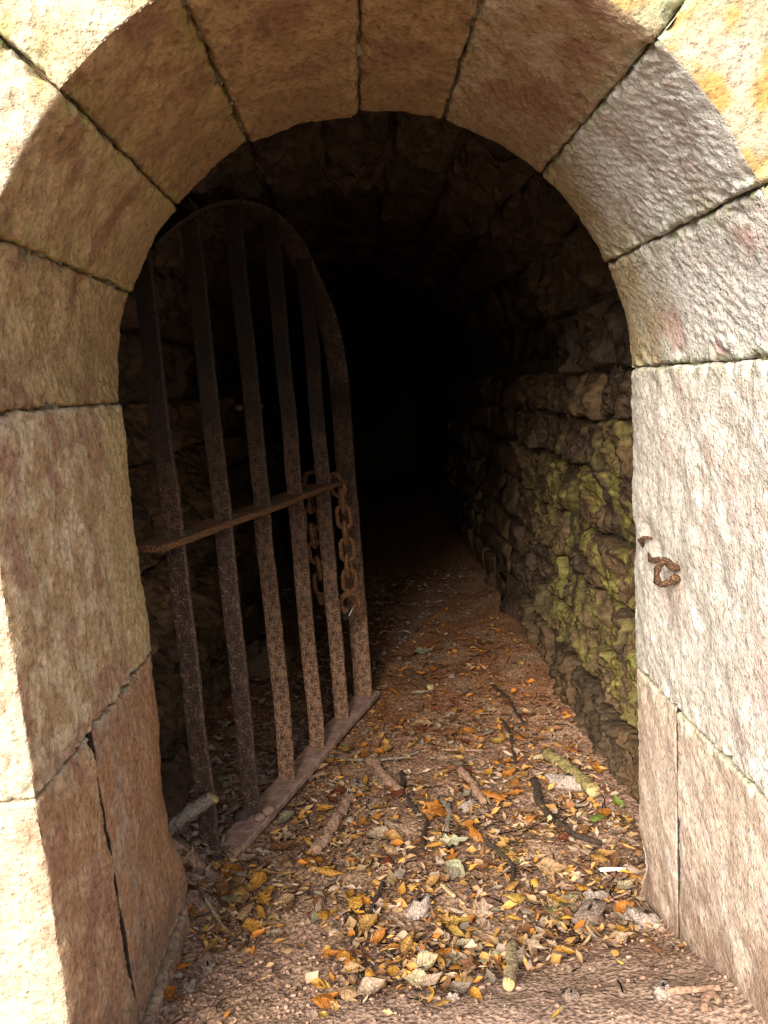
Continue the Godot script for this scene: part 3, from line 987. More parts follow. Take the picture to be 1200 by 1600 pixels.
func build_wall_iron() -> void:
	# a half ring standing out of the wall, both ends leaded into it
	var pts := []
	var rad := []
	for i in 17:
		var w := 0.42 + (TAU - 0.84) * i / 16.0
		var k := 1.0 + 0.13 * cos(3.0 * w + 0.6) + 0.07 * sin(5.0 * w)
		pts.append(Vector3(0.92 * cos(w) * 0.023 * k - 0.019, sin(w) * 0.028 * k, 0.39 * cos(w) * 0.023 * k + 0.003 * sin(i * 2.0)))
		rad.append(0.0055 + 0.0032 * absf(sin(i * 1.1)) + (0.003 if i < 4 or i > 14 else 0.0))
	pts.append(Vector3(0.012, -0.014, 0.008))
	pts.push_front(Vector3(0.012, 0.014, 0.008))
	rad.append(0.006)
	rad.push_front(0.009)
	var o := obj("wall_staple", tube(pts, rad, 10, 0.85), M.rust_scale)
	o.scale = Vector3.ONE * 0.88
	o.position = Vector3(R - 0.002, 0.958, -1.60)
	tag(o, "broken rusty iron ring let into the right hand jamb", "iron ring")
	o = obj("iron_remnant", tube([Vector3(0, -0.008, -0.045), Vector3(-0.012, 0.008, -0.034), Vector3(-0.008, 0.020, -0.012), Vector3(0.002, 0.021, 0.004)], [0.004, 0.006, 0.005, 0.003], 7, 0.8), M.rust_scale)
	o.position = Vector3(R + 0.002, 0.985, -1.745)
	tag(o, "thin curl of rusted iron in the hollow beside the jamb's back edge", "iron fragment")
	o = obj("iron_remnant", tube([Vector3(0, -0.004, -0.04), Vector3(-0.010, -0.014, -0.01), Vector3(-0.008, -0.008, 0.018), Vector3(0.0, 0.0, 0.026)], [0.003, 0.006, 0.007, 0.003], 7, 0.8), M.rust_scale)
	o.position = Vector3(R + 0.002, 0.972, -1.715)
	tag(o, "small rusted iron lip just under the iron curl, left of the broken ring", "iron fragment")


# ---------------------------------------------------------------- sticks, stones, leaves

const STICKS := [
	# name, bark, radius, taper, cut end?, label, points as x z
	["cut_branch", "bark_green", 0.021, 0.95, true, "thick greenish branch with a pale sawn end by the right tunnel wall", [0.55, -2.647, 0.594, -2.484, 0.632, -2.345]],
	["branch", "bark_dark", 0.0125, 0.6, false, "dark crooked branch with a snapped knot, in front of the sawn branch", [0.462, -2.47, 0.447, -2.329, 0.467, -2.221, 0.51, -2.121, 0.573, -2.073]],
	["stick", "bark_tan", 0.016, 1.15, false, "straight pinkish stick lying parallel to the gate's foot rail", [-0.171, -2.466, -0.228, -2.297, -0.282, -2.166]],
	["stick", "bark_tan", 0.017, 0.9, false, "pinkish dusty stick below the middle of the long thin twig", [-0.108, -2.718, -0.056, -2.593, -0.003, -2.461]],
	["twig", "bark_grey", 0.0065, 0.8, false, "long thin dark twig sticking out from under the gate's foot rail", [-0.285, -2.789, -0.173, -2.739, -0.052, -2.709, 0.02, -2.712, 0.084, -2.758]],
	["twig", "bark_dark", 0.0085, 0.8, false, "dark bent twig pointing at the viewer in the middle of the floor", [0.009, -2.601, 0.005, -2.447, 0.042, -2.352, 0.074, -2.29, 0.056, -2.22, 0.045, -2.137]],
	["stick", "bark_tan", 0.015, 0.75, false, "tan stick with a knobbly upper end beside a long orange leaf", [0.216, -2.582, 0.247, -2.473, 0.27, -2.357]],
	["twig", "bark_tan", 0.0055, 0.9, false, "short thin tan twig right of the knobbly stick's head", [0.254, -2.571, 0.354, -2.55]],
	["cut_stick", "bark_pale", 0.0125, 1.0, true, "pale straight stick with a white cut end at the front of the leaves", [0.229, -1.67, 0.205, -1.56, 0.184, -1.468]],
	["twig", "bark_dark", 0.006, 0.8, false, "dark curved twig at the left edge of the leaf carpet", [-0.080, -1.99, -0.092, -1.945, -0.123, -1.857, -0.154, -1.81, -0.166, -1.757]],
	["log", "bark_grey", 0.018, 1.05, true, "grey stub of branch poking out behind the left jamb", [-0.70, -1.985, -0.63, -2.02, -0.55, -2.055]],
	["twig", "bark_dark", 0.0075, 0.8, false, "dark hooked twig right of the pale lichened leaf", [0.205, -2.23, 0.234, -2.16, 0.271, -2.089, 0.298, -2.008, 0.27, -1.912]],
	["twig", "bark_dark", 0.0075, 0.7, false, "dark kinked twig on the shaded floor near the right tunnel wall", [0.470, -3.34, 0.512, -3.155, 0.514, -3.041, 0.524, -2.915]],
	["twig", "bark_dark", 0.0075, 0.7, false, "dark twig lying lengthwise behind the sawn branch", [0.446, -2.953, 0.449, -2.824, 0.426, -2.619]],
	["stick", "bark_brown", 0.0165, 0.9, true, "brown stick with a pale end on the dim floor past the gate", [0.089, -3.588, 0.14, -3.477, 0.181, -3.359]],
	["twig", "bark_tan", 0.0045, 0.7, false, "thin twig lying across the litter towards the right jamb", [0.445, -1.819, 0.517, -1.842, 0.585, -1.862]],
	["twig", "bark_pale", 0.0065, 0.9, false, "short yellow stick in the middle of the leaf carpet", [0.085, -1.95, 0.117, -1.899]],
	["root", "bark_tan", 0.0075, 0.8, false, "pale root end half sunk in the earth by the right jamb", [0.480, -1.345, 0.534, -1.343, 0.575, -1.32]],
	["root", "bark_tan", 0.0075, 0.8, false, "hooked pale root loop in the earth nearest the viewer", [0.521, -1.272, 0.538, -1.303, 0.561, -1.31, 0.553, -1.279]],
	["stick", "bark_grey", 0.010, 0.8, false, "short grey rotten stub between the bent twig and orange leaves", [0.151, -2.375, 0.146, -2.298, 0.128, -2.21]],
	["twig", "bark_grey", 0.0035, 0.8, false, "hair thin curved stem behind the gate's third bar", [-0.56, -2.72, -0.47, -2.80, -0.40, -2.90]],
	["twig", "bark_tan", 0.005, 0.9, false, "thin straight pale twig across the floor above the knobbly stick", [0.17, -2.759, 0.325, -2.727]],
	["twig", "bark_brown", 0.0045, 0.8, false, "thin brown twig running down past the short yellow stick", [0.157, -1.899, 0.19, -1.83, 0.215, -1.784]],
	["twig", "bark_pale", 0.0045, 0.8, false, "thin pale stem at the foot of the left jamb's back corner", [-0.57, -1.93, -0.502, -1.849]],
	["chip", "bark_pale", 0.010, 0.7, false, "flat pale wood chip touching the sawn branch's upper end", [0.545, -2.64, 0.492, -2.632]],
]


func build_twigs() -> void:
	for r in STICKS:
		var q: Array = r[6]
		var ctrl := Curve3D.new()
		var n := q.size() / 2
		for i in n:
			var p := Vector3(q[i * 2], 0, q[i * 2 + 1])
			p.y = ground(p.x, p.z) + (r[2] as float) * 0.75 + 0.006
			if r[0] == "log": p.y = 0.205 + 0.035 * i   # propped on the leaves, its end in the air
			var a := Vector3(q[maxi(i - 1, 0) * 2], 0, q[maxi(i - 1, 0) * 2 + 1])
			var b := Vector3(q[mini(i + 1, n - 1) * 2], 0, q[mini(i + 1, n - 1) * 2 + 1])
			var h := (b - a) * 0.13
			ctrl.add_point(p, -h, h)
		var base := ctrl.sample_baked(0.0)
		var long := ctrl.get_baked_length()
		var steps := maxi(6, int(long / 0.012))
		var pts := []
		var rad := []
		for i in steps + 1:
			var p := ctrl.sample_baked(long * i / steps)
			p += Vector3(n_soft.get_noise_2d(p.z * 17.0, p.x * 9.0), 0.5 * n_soft.get_noise_2d(p.x * 19.0, p.z * 9.0), 0) * (r[2] as float) * 0.55
			pts.append(p - base)
			var knot := 1.0 + 0.22 * maxf(0.0, n_rough.get_noise_2d(p.x * 30.0, p.z * 30.0))
			rad.append((r[2] as float) * lerpf(1.0, r[3], float(i) / steps) * knot)
		var mesh := tube(pts, rad, 14 if r[2] > 0.012 else 8, 0.42)
		var cat: String = "twig" if r[0] == "twig" else ("root" if r[0] == "root" else ("wood chip" if r[0] == "chip" else "stick"))
		var grp := "twigs and sticks on the tunnel floor"
		if r[4] or r[0] == "branch":
			var t := thing(r[0], r[5], cat, base, 0.0, grp)
			obj("bark", mesh, M[r[1]], t)
			if r[4]:
				var e: Vector3 = pts[steps]
				var d := (e - (pts[steps - 1] as Vector3)).normalized()
				var tip := (d + Vector3.UP * 0.75).normalized()
				obj("cut_end", tube([e - tip * 0.006, e + tip * 0.006], [(rad[steps] as float) * 1.0], 14, 0.15), M.cut_wood, t)
			else:
				var k: Vector3 = pts[steps * 3 / 5]
				obj("broken_knot", tube([k, k + Vector3(-0.012, 0.016, 0.012), k + Vector3(-0.018, 0.022, 0.018)], [0.012, 0.009, 0.0085], 9, 0.3), M[r[1]], t)
				obj("cut_end", tube([k + Vector3(-0.018, 0.022, 0.018), k + Vector3(-0.0187, 0.0227, 0.0187)], [0.0078], 9, 0.2), M.cut_wood, t)
		else:
			var o := obj(r[0], mesh, M[r[1]])
			o.position = base
			tag(o, r[5], cat, grp)


func pebble_mesh(sd: float, rough: float) -> ArrayMesh:
	var P := PackedVector3Array()
	for i in 13:
		for j in 9:
			var w := TAU * (i % 12) / 12.0
			var v := PI * j / 8.0
			var p := Vector3(sin(v) * cos(w), cos(v), sin(v) * sin(w))
			P.append(p * (1.0 + rough * n_soft.get_noise_3d(p.x * 1.3 + sd, p.y * 1.3, p.z * 1.3)))
	return grid(P, PackedColorArray(), 13, 9, P[6 * 9 + 4])


func build_small_things() -> void:
	# stones
	var m := mat(lin(0.30, 0.22, 0.185), 0.95)
	triplanar(m, (M.soil as StandardMaterial3D).albedo_texture, (M.stone as StandardMaterial3D).heightmap_texture, 0.5, 4.0)
	var pale := mat(lin(0.46, 0.37, 0.33), 0.95)
	triplanar(pale, (M.soil as StandardMaterial3D).albedo_texture, (M.stone as StandardMaterial3D).heightmap_texture, 0.5, 4.0)
	for r in [
		[0.574, -1.715, 0.030, 1.5, "rounded pinkish pebble at the foot of the right jamb"],
		[0.555, -1.765, 0.022, 1.2, "smaller dusty pebble tucked behind the rounded jamb pebble"],
		[0.449, -1.775, 0.030, 1.8, "long flat dusty stone in front of the moss tuft"],
		[0.487, -1.86, 0.026, 1.3, "lumpy grey pink stone between the moss tuft and right jamb"],
		[0.475, -1.352, 0.020, 1.2, "pale round pebble in the bare earth by the root ends"],
		[0.30, -1.395, 0.015, 1.3, "small tan pebble alone on the smooth trodden earth"],
		[-0.519, -1.704, 0.016, 1.2, "pale round pebble on gritty earth near the left jamb foot"],
		[-0.545, -1.625, 0.019, 1.3, "pinkish pebble low beside the left jamb, nearest the viewer"],
		[0.06, -1.45, 0.012, 1.2, "cream pebble at the front lip of the leaf carpet"],
		[-0.15, -2.55, 0.022, 1.6, "flat pink stone right of the gate's foot rail"],
		[0.215, -2.37, 0.020, 1.8, "flat tan stone left of the knobbly stick's lower end"],
		[0.57, -2.44, 0.034, 2.0, "flat dark stone between the sawn branch and the tunnel wall"],
		[0.02, -1.875, 0.028, 1.7, "smooth beige stone showing through the leaf carpet"]]:
		var o := obj("pebble", pebble_mesh(r[0] * 31.0 + r[1] * 7.0, 0.8), pale if rng.randf() < 0.5 else m)
		o.scale = Vector3(r[2] * r[3], r[2] * 0.75, r[2])
		o.rotation.y = rng.randf_range(-1.0, 1.0)
		o.position = Vector3(r[0], ground(r[0], r[1]) + r[2] * 0.35, r[1])
		tag(o, r[4], "pebble", "loose pebbles")
	var to := func(u: float, v: float, c: float) -> Vector3: return Vector3(u, v, c)
	var brown := mat(lin(0.24, 0.155, 0.10), 0.9)
	triplanar(brown, (M.soil as StandardMaterial3D).albedo_texture, (M.stone as StandardMaterial3D).heightmap_texture, 0.8, 3.0)
	var b := obj("fallen_stone", pebble_mesh(4.4, 0.75), brown)
	b.scale = Vector3(0.15, 0.12, 0.13)
	b.position = Vector3(-0.60, 0.07, -3.70)
	b.rotation.y = 0.4
	tag(b, "brown fallen block lying at the foot of the left tunnel wall", "stone")
	# hinge lump, seed husk, paper stub, moss
	b = obj("iron_socket", pebble_mesh(9.0, 0.35), M.black_iron)
	b.scale = Vector3(0.034, 0.030, 0.034)
	b.position = Vector3(-0.598, 0.022, -2.03)
	tag(b, "dark rounded lump at the foot of the gate's hinge end", "iron lump")
	var hp := PackedVector3Array()
	for i in 25:
		for j in 15:
			var w := TAU * (i % 24) / 24.0
			var v := PI * j / 14.0
			var p := Vector3(sin(v) * cos(w), cos(v), sin(v) * sin(w))
			hp.append(p * 0.026 * (1.0 + 0.22 * (1.0 if (i + j) % 2 == 0 else -1.0) * sin(v)))
	b = obj("seed_husk", grid(hp, PackedColorArray(), 25, 15, hp[12 * 15 + 7]), M.husk)
	b.position = Vector3(-0.525, 0.045, -2.335)
	tag(b, "dark bristly round seed husk between the first two gate bars", "seed husk")
	b = obj("paper_stub", tube([Vector3(-0.034, 0, 0.004), Vector3(0.0, 0.002, 0.0), Vector3(0.036, 0.0, -0.004)], [0.0058], 12, 0.05), M.white_paper)
	b.position = Vector3(0.567, ground(0.567, -1.955) + 0.014, -1.955)
	b.rotation.y = -0.25
	tag(b, "thin white stub lying against the foot of the right jamb", "paper stub")
	var k := 0
	for s in [[0.423, -1.825, 0.042, 110], [0.365, -1.79, 0.026, 60], [0.30, -2.06, 0.03, 60], [-0.19, -2.83, 0.024, 50]]:
		var st := SurfaceTool.new()
		st.begin(Mesh.PRIMITIVE_TRIANGLES)
		for i in s[3]:
			var w := rng.randf() * TAU
			var d: float = sqrt(rng.randf()) * s[2]
			var foot := Vector3(cos(w) * d, 0.0, sin(w) * d)
			var tip := foot + Vector3(cos(w) * rng.randf_range(0.0, 0.02), rng.randf_range(0.008, 0.024), sin(w) * rng.randf_range(0.0, 0.02)) + Vector3(rng.randf_range(-0.01, 0.01), 0, rng.randf_range(-0.01, 0.01))
			var side := Vector3(-sin(w + 0.7), 0, cos(w + 0.7)) * 0.0016
			for v in [foot - side, tip, foot + side]: st.add_vertex(v)
		st.generate_normals()
		b = obj("moss_tuft", st.commit(), M.moss)
		b.position = Vector3(s[0], ground(s[0], s[1]) + 0.004, s[1])
		tag(b, ["spiky green moss tuft beside gold leaves near the right jamb", "smaller dark moss tuft left of the bigger spiky one", "green moss tuft in the leaves right of the hooked twig", "tiny moss tuft behind the long thin twig by the gate"][k], "moss", "moss tufts")
		k += 1


const LEAF_COLORS := [["gold", 0.58, 0.30, 0.055], ["ochre", 0.47, 0.265, 0.085], ["orange", 0.49, 0.19, 0.035], ["tan", 0.44, 0.285, 0.16], ["brown", 0.22, 0.105, 0.05], ["red", 0.17, 0.05, 0.03], ["cream", 0.50, 0.42, 0.27], ["yellow", 0.54, 0.36, 0.09], ["beige", 0.48, 0.35, 0.265], ["grey", 0.30, 0.24, 0.19], ["sage", 0.34, 0.34, 0.22], ["green", 0.20, 0.27, 0.05], ["lichen", 0.46, 0.48, 0.33], ["dusk", 0.33, 0.255, 0.23]]
const COLOR_WORDS := {"gold": "golden", "ochre": "ochre", "orange": "orange", "tan": "tan", "brown": "dark brown", "red": "dark red", "cream": "cream", "yellow": "yellow", "beige": "pinkish beige", "grey": "grey brown", "sage": "grey green", "green": "green", "lichen": "pale green", "dusk": "dull greyish"}
const FORMS := {"flat": [0.5, 0.5, 0.4, 1.0], "cupped": [0.8, 1.1, 0.2, 1.0], "curled": [1.3, 1.0, 0.5, 1.0], "folded": [0.5, 1.9, 0.3, 1.0], "rolled": [0.3, 3.6, 0.4, 0.95], "narrow": [0.7, 1.2, 0.35, 0.62], "ribbed": [0.6, 0.8, 0.15, 1.0], "lobed": [0.5, 0.7, 0.4, 1.1]}


func leaf_points(form: String, L: float, nu: int, nv: int, sd: float) -> PackedVector3Array:
	# a leaf lying along x, its middle at the origin: bent along its length, cupped or rolled across, twisted
	var f: Array = FORMS[form]
	var P := PackedVector3Array()
	var W: float = L * 0.34 * f[3]
	var bend: float = f[0]
	var cup: float = f[1]
	var twist: float = f[2] * (1.0 if sin(sd * 3.7) > 0.0 else -1.0)
	for i in nu:
		var s := float(i) / (nu - 1)
		var blade := clampf((s - 0.14) / 0.86, 0.0, 1.0)
		var w := W * pow(maxf(0.0, sin(PI * pow(blade, 0.82))), 0.85)
		if form == "lobed": w *= 0.72 + 0.42 * sin(blade * 22.0 + sd) * (1.0 - blade * 0.5)
		w = maxf(w, L * 0.008 if s < 0.98 else 0.0002)
		var ang := bend * (s - 0.5)
		var cx := (sin(ang) / bend if bend > 0.05 else s - 0.5) * L
		var cy := ((1.0 - cos(ang)) / bend if bend > 0.05 else 0.0) * L
		for j in nv:
			var t := 2.0 * j / (nv - 1) - 1.0
			var ww := w * (1.0 + 0.12 * n_fine.get_noise_2d(s * 9.0 + sd, t * 3.0))
			var q := cup * t * (0.8 + 0.4 * sin(s * 3.0 + sd))
			var lx := (sin(q) / cup if cup > 0.05 else t) * ww
			var ly := ((1.0 - cos(q)) / cup if cup > 0.05 else 0.0) * ww
			ly += sin(s * 38.0 - absf(t) * 5.0) * 0.022 * ww * (1.0 if form == "ribbed" else 0.45)
			ly += 0.20 * w * n_soft.get_noise_2d(s * 2.6 + sd * 5.0, t * 1.5)
			ly -= 0.05 * w * exp(-t * t * 30.0)
			var tw := twist * (s - 0.5)
			var z := lx * cos(tw) - ly * sin(tw)
			var y := lx * sin(tw) + ly * cos(tw)
			P.append(Vector3(cx - sin(ang) * y, cy + cos(ang) * y, z))
	return P


func leaf_mesh(form: String, sd: float) -> ArrayMesh:
	var nu := 19
	var nv := 9
	var P := leaf_points(form, 1.0, nu, nv, sd)
	var C := PackedColorArray()
	var UV := PackedVector2Array()
	var low := 9.0
	for p in P: low = minf(low, p.y)
	for i in nu:
		for j in nv:
			var s := float(i) / (nu - 1)
			var t := absf(2.0 * j / (nv - 1) - 1.0)
			P[i * nv + j].y -= low
			var k := 0.88 + 0.3 * n_soft.get_noise_2d(s * 3.0 + sd * 2.0, t * 2.0 + sd)
			var rim := smoothstep(0.6, 1.0, t) * 0.22 + smoothstep(0.8, 1.0, s) * 0.3
			var c := Color(k, k, k).lerp(Color(0.55, 0.38, 0.25), clampf(rim * (0.5 + 1.4 * n_rough.get_noise_2d(s * 6.0 + sd, t * 3.0)), 0.0, 0.8))
			if s < 0.14: c = Color(0.75, 0.55, 0.4)
			c.a = 1.0
			C.append(c)
			UV.append(Vector2(s, float(j) / (nv - 1)))
	return grid(P, C, nu, nv, Vector3.UP, UV)


# the leaves one can pick out: colour form x z size turn
const LEAVES := [
	"gold folded -0.263 -2.389 0.078 20",
	"gold lobed -0.074 -2.381 0.080 0",
	"gold narrow -0.122 -2.552 0.078 80",
	"gold rolled -0.239 -2.050 0.108 -5",
	"brown curled -0.382 -2.186 0.120 8",
	"ochre flat -0.370 -2.120 0.053 60",
	"orange flat -0.289 -2.109 0.100 170",
	"tan flat -0.206 -2.229 0.076 30",
	"beige flat -0.089 -2.223 0.098 0",
	"orange lobed 0.091 -2.313 0.120 60",
	"red ribbed -0.061 -2.063 0.062 70",
	"tan curled -0.052 -2.150 0.085 -30",
	"lichen lobed 0.135 -2.154 0.120 10",
	"ochre curled -0.211 -2.811 0.078 -30",
	"ochre flat -0.058 -2.774 0.097 0",
	"tan rolled -0.285 -2.624 0.093 20",
	"sage flat -0.390 -2.328 0.091 40",
	"orange narrow 0.303 -2.387 0.120 -35",
	"orange flat 0.678 -2.464 0.091 75",
	"green narrow 0.598 -2.187 0.116 30",
	"green curled 0.679 -2.237 0.074 100",
	"yellow flat 0.682 -2.113 0.049 0",
	"red curled 0.472 -2.109 0.064 80",
	"tan flat 0.394 -2.279 0.101 20",
	"orange folded 0.218 -2.183 0.097 -60",
	"ochre narrow 0.166 -2.261 0.105 -55",
	"gold ribbed 0.475 -1.880 0.089 -30",
	"gold curled 0.510 -1.919 0.056 60",
	"yellow cupped 0.271 -1.874 0.081 5",
	"gold lobed 0.380 -1.855 0.088 -40",
	"cream curled 0.577 -1.880 0.080 20",
	"brown folded 0.580 -1.979 0.088 60",
	"ochre curled 0.568 -2.023 0.068 -20",
	"grey flat 0.625 -2.098 0.070 0",
	"tan curled 0.400 -1.985 0.118 -20",
	"tan cupped 0.428 -2.163 0.065 -20",
	"orange lobed 0.124 -2.308 0.112 80",
	"orange narrow 0.124 -2.062 0.083 50",
	"gold narrow -0.172 -1.947 0.085 80",
	"gold ribbed -0.153 -1.913 0.079 45",
	"gold cupped -0.240 -1.864 0.063 60",
	"gold curled -0.028 -1.942 0.055 70",
	"ochre flat 0.056 -1.948 0.070 30",
	"yellow lobed 0.091 -1.797 0.120 10",
	"cream narrow 0.116 -1.697 0.086 20",
	"yellow flat 0.100 -1.753 0.060 -30",
	"orange cupped 0.062 -1.660 0.080 -20",
	"ochre folded -0.026 -1.705 0.091 65",
	"cream curled 0.007 -1.589 0.091 10",
	"cream flat -0.017 -1.527 0.071 -5",
	"beige curled 0.020 -1.515 0.067 20",
	"grey curled 0.073 -1.463 0.077 30",
	"brown curled 0.050 -1.483 0.053 60",
	"gold folded 0.108 -1.431 0.060 -60",
	"ochre flat 0.032 -1.411 0.053 -10",
	"beige lobed 0.176 -1.810 0.100 80",
	"beige cupped -0.054 -1.817 0.081 -20",
	"ochre ribbed -0.127 -1.812 0.085 45",
	"orange curled -0.095 -1.744 0.069 50",
	"gold flat -0.173 -1.681 0.054 0",
	"orange folded -0.219 -1.695 0.059 20",
	"gold curled -0.166 -1.618 0.044 -20",
	"yellow folded -0.223 -1.556 0.051 -40",
	"orange curled -0.205 -1.509 0.054 0",
	"tan flat -0.171 -1.517 0.063 -30",
	"yellow curled -0.216 -1.437 0.044 -45",
	"tan rolled 0.101 -1.536 0.067 40",
	"gold ribbed -0.430 -1.853 0.083 15",
	"ochre cupped -0.378 -1.856 0.058 60",
	"tan folded -0.459 -1.904 0.089 55",
	"gold narrow -0.414 -1.904 0.074 -60",
	"tan flat -0.353 -1.933 0.070 40",
	"gold lobed -0.414 -1.956 0.071 -60",
	"ochre narrow -0.459 -1.998 0.077 -50",
	"gold ribbed -0.218 -1.874 0.063 70",
	"orange narrow -0.601 -1.844 0.089 70",
	"orange folded -0.579 -1.693 0.063 -10",
	"orange curled -0.581 -1.581 0.067 -50",
	"gold folded -0.238 -1.562 0.056 -30",
	"orange flat -0.224 -1.500 0.067 0",
	"orange curled 0.532 -1.770 0.082 20",
	"gold narrow 0.483 -1.647 0.077 5",
	"gold folded 0.334 -1.586 0.066 -10",
	"yellow narrow 0.251 -1.318 0.042 40",
	"tan flat 0.093 -2.972 0.095 5",
	"yellow flat 0.390 -2.777 0.072 40",
	"sage flat 0.190 -3.852 0.119 0",
	"orange flat 0.261 -3.605 0.120 -10",
	"orange narrow 0.018 -3.349 0.105 -60",
	"cream narrow 0.130 -3.311 0.112 10",
	"brown flat 0.204 -2.882 0.120 -20",
	"orange flat -0.513 -2.019 0.104 70",
	"brown curled -0.528 -1.979 0.087 -40",
	"ochre folded -0.489 -1.983 0.087 60"
]


func litter_density(x: float, z: float) -> float:
	# where the wind has left whole leaves: the middle and right of the floor, the corner by the gate, little on the trodden bare patches
	if absf(x) > 0.6 and z > BACK: return 0.0
	if absf(x) > 0.70: return 0.0
	var d := smoothstep(-1.40, -1.56, z + 0.10 * x)
	d *= 1.0 - 0.93 * exp(-(pow(x + 0.33, 2) / 0.022 + pow(z + 1.68, 2) / 0.035))
	d *= 1.0 - 0.75 * exp(-(pow(x + 0.30, 2) / 0.008 + pow(z + 1.84, 2) / 0.02))
	d *= 1.0 - 0.96 * exp(-(pow(x - 0.46, 2) / 0.035 + pow(z + 1.46, 2) / 0.05))
	d *= 1.0 - 0.93 * smoothstep(-1.84, -1.70, z) * smoothstep(-0.12, -0.24, x)
	d *= 0.72 + 0.9 * n_soft.get_noise_2d(x * 5.5 + 20.0, z * 5.5)
	d *= 1.0 - 0.5 * exp(-(pow(x - 0.02, 2) / 0.02 + pow(z + 2.72, 2) / 0.05))
	if z < -2.7: d *= lerpf(1.0, 0.42, smoothstep(-2.7, -3.3, z))
	return clampf(d, 0.0, 1.0)


func build_leaves() -> void:
	var meshes := {}
	for f in FORMS:
		meshes[f] = []
		for k in 3: meshes[f].append(leaf_mesh(f, 1.7 + k * 3.3))
	var rows := []
	for r in LEAVES:
		var q: PackedStringArray = (r as String).split(" ")
		rows.append([q[0], q[1], q[2].to_float(), q[3].to_float(), q[4].to_float(), deg_to_rad(q[5].to_float()), 0.010])
	var pick_c := ["gold", "ochre", "ochre", "orange", "orange", "tan", "tan", "brown", "brown", "beige", "tan", "beige", "beige", "beige", "grey", "grey", "sage", "orange", "brown", "brown", "ochre", "beige"]
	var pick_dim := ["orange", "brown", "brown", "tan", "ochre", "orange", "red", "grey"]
	var pick_f := ["flat", "flat", "cupped", "curled", "folded", "folded", "rolled", "narrow", "ribbed", "lobed"]
	var tries := 0
	while rows.size() < 298 and tries < 20000:
		tries += 1
		var z := -1.45 - 2.6 * pow(rng.randf(), 1.5)
		var x := rng.randf_range(-0.68, 0.66)
		if rng.randf() > litter_density(x, z) * (1.0 - 0.9 * bare(x, z)): continue
		var behind := x < -0.60 + (-2.10 - z) * 0.40 - 0.06 and z < -2.1 or x < -0.555 and z < -1.89
		var c: String = pick_c[rng.randi() % pick_c.size()]
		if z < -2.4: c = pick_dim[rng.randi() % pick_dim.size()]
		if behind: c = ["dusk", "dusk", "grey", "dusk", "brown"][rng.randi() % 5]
		var size := rng.randf_range(0.046, 0.086)
		rows.append([c, pick_f[rng.randi() % pick_f.size()], x, z, size, rng.randf() * TAU, 0.004 + (0.012 if behind else 0.008) * rng.randf()])
	var marks := [["the thick sawn branch", 0.594, -2.484], ["the dark crooked branch", 0.467, -2.221], ["the stick beside the foot rail", -0.228, -2.297], ["the pinkish dusty stick", -0.056, -2.593], ["the knobbly stick", 0.247, -2.473], ["the pale cut stick", 0.205, -1.56],
		["the bent central twig", 0.042, -2.352], ["the hooked twig", 0.271, -2.089], ["the left edge twig", -0.123, -1.857], ["the short yellow stick", 0.10, -1.925], ["the moss tuft", 0.423, -1.825], ["the white stub", 0.567, -1.955], ["the gate's hinge foot", -0.58, -2.10],
		["the gate's third bar", -0.40, -2.57], ["the gate's free end", -0.124, -3.264], ["the grey branch stub", -0.70, -2.45], ["the left jamb foot", -0.60, -1.60], ["the right jamb foot", 0.60, -1.60], ["the brown stick past the gate", 0.14, -3.477], ["the kinked twig", 0.512, -3.10], ["the fallen block", -0.60, -3.70]]
	var keyed := {}
	for r in rows:
		var at := Vector2(r[2], r[3])
		var best := 9.0
		var mark: Array = marks[0]
		for m in marks:
			var d := at.distance_to(Vector2(m[1], m[2]))
			if d < best:
				best = d
				mark = m
		var dx: float = r[2] - mark[1]
		var dz: float = r[3] - mark[2]
		var where := "left of" if dx < 0.0 else "right of"
		if absf(dz) > absf(dx): where = "in front of" if dz > 0.0 else "behind"
		var size: float = r[4]
		var big := "large " if size > 0.095 else ("small " if size < 0.052 else "")
		var key := "%s%s %s leaf %s %s" % [big, r[1] if r[1] != "ribbed" else "vein ribbed", COLOR_WORDS[r[0]], where, mark[0]]
		if not keyed.has(key): keyed[key] = []
		keyed[key].append([best, r])
	var nth := ["nearest", "second nearest", "third nearest", "fourth nearest", "fifth nearest", "sixth nearest", "seventh nearest", "eighth nearest"]
	for key in keyed:
		var list: Array = keyed[key]
		list.sort_custom(func(p: Array, q: Array) -> bool: return p[0] < q[0])
		for i in list.size():
			var r: Array = list[i][1]
			var label: String = key if list.size() == 1 else "%s %s" % [nth[mini(i, 7)], key]
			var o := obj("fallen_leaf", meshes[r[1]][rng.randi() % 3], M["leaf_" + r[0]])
			o.scale = Vector3.ONE * (r[4] as float) * 0.97
			var over := rng.randf() < (0.35 if r[1] in ["cupped", "folded", "ribbed"] else 0.15)
			o.rotation = Vector3(rng.randf_range(-0.38, 0.38) + (PI if over else 0.0), r[5], rng.randf_range(-0.30, 0.30))
			o.position = Vector3(r[2], ground(r[2], r[3]) + (r[6] as float) + 0.004 + (0.3 * (r[4] as float) if over else 0.0) * 0.5, r[3])
			tag(o, label, "leaf", "fallen leaves on the tunnel floor")


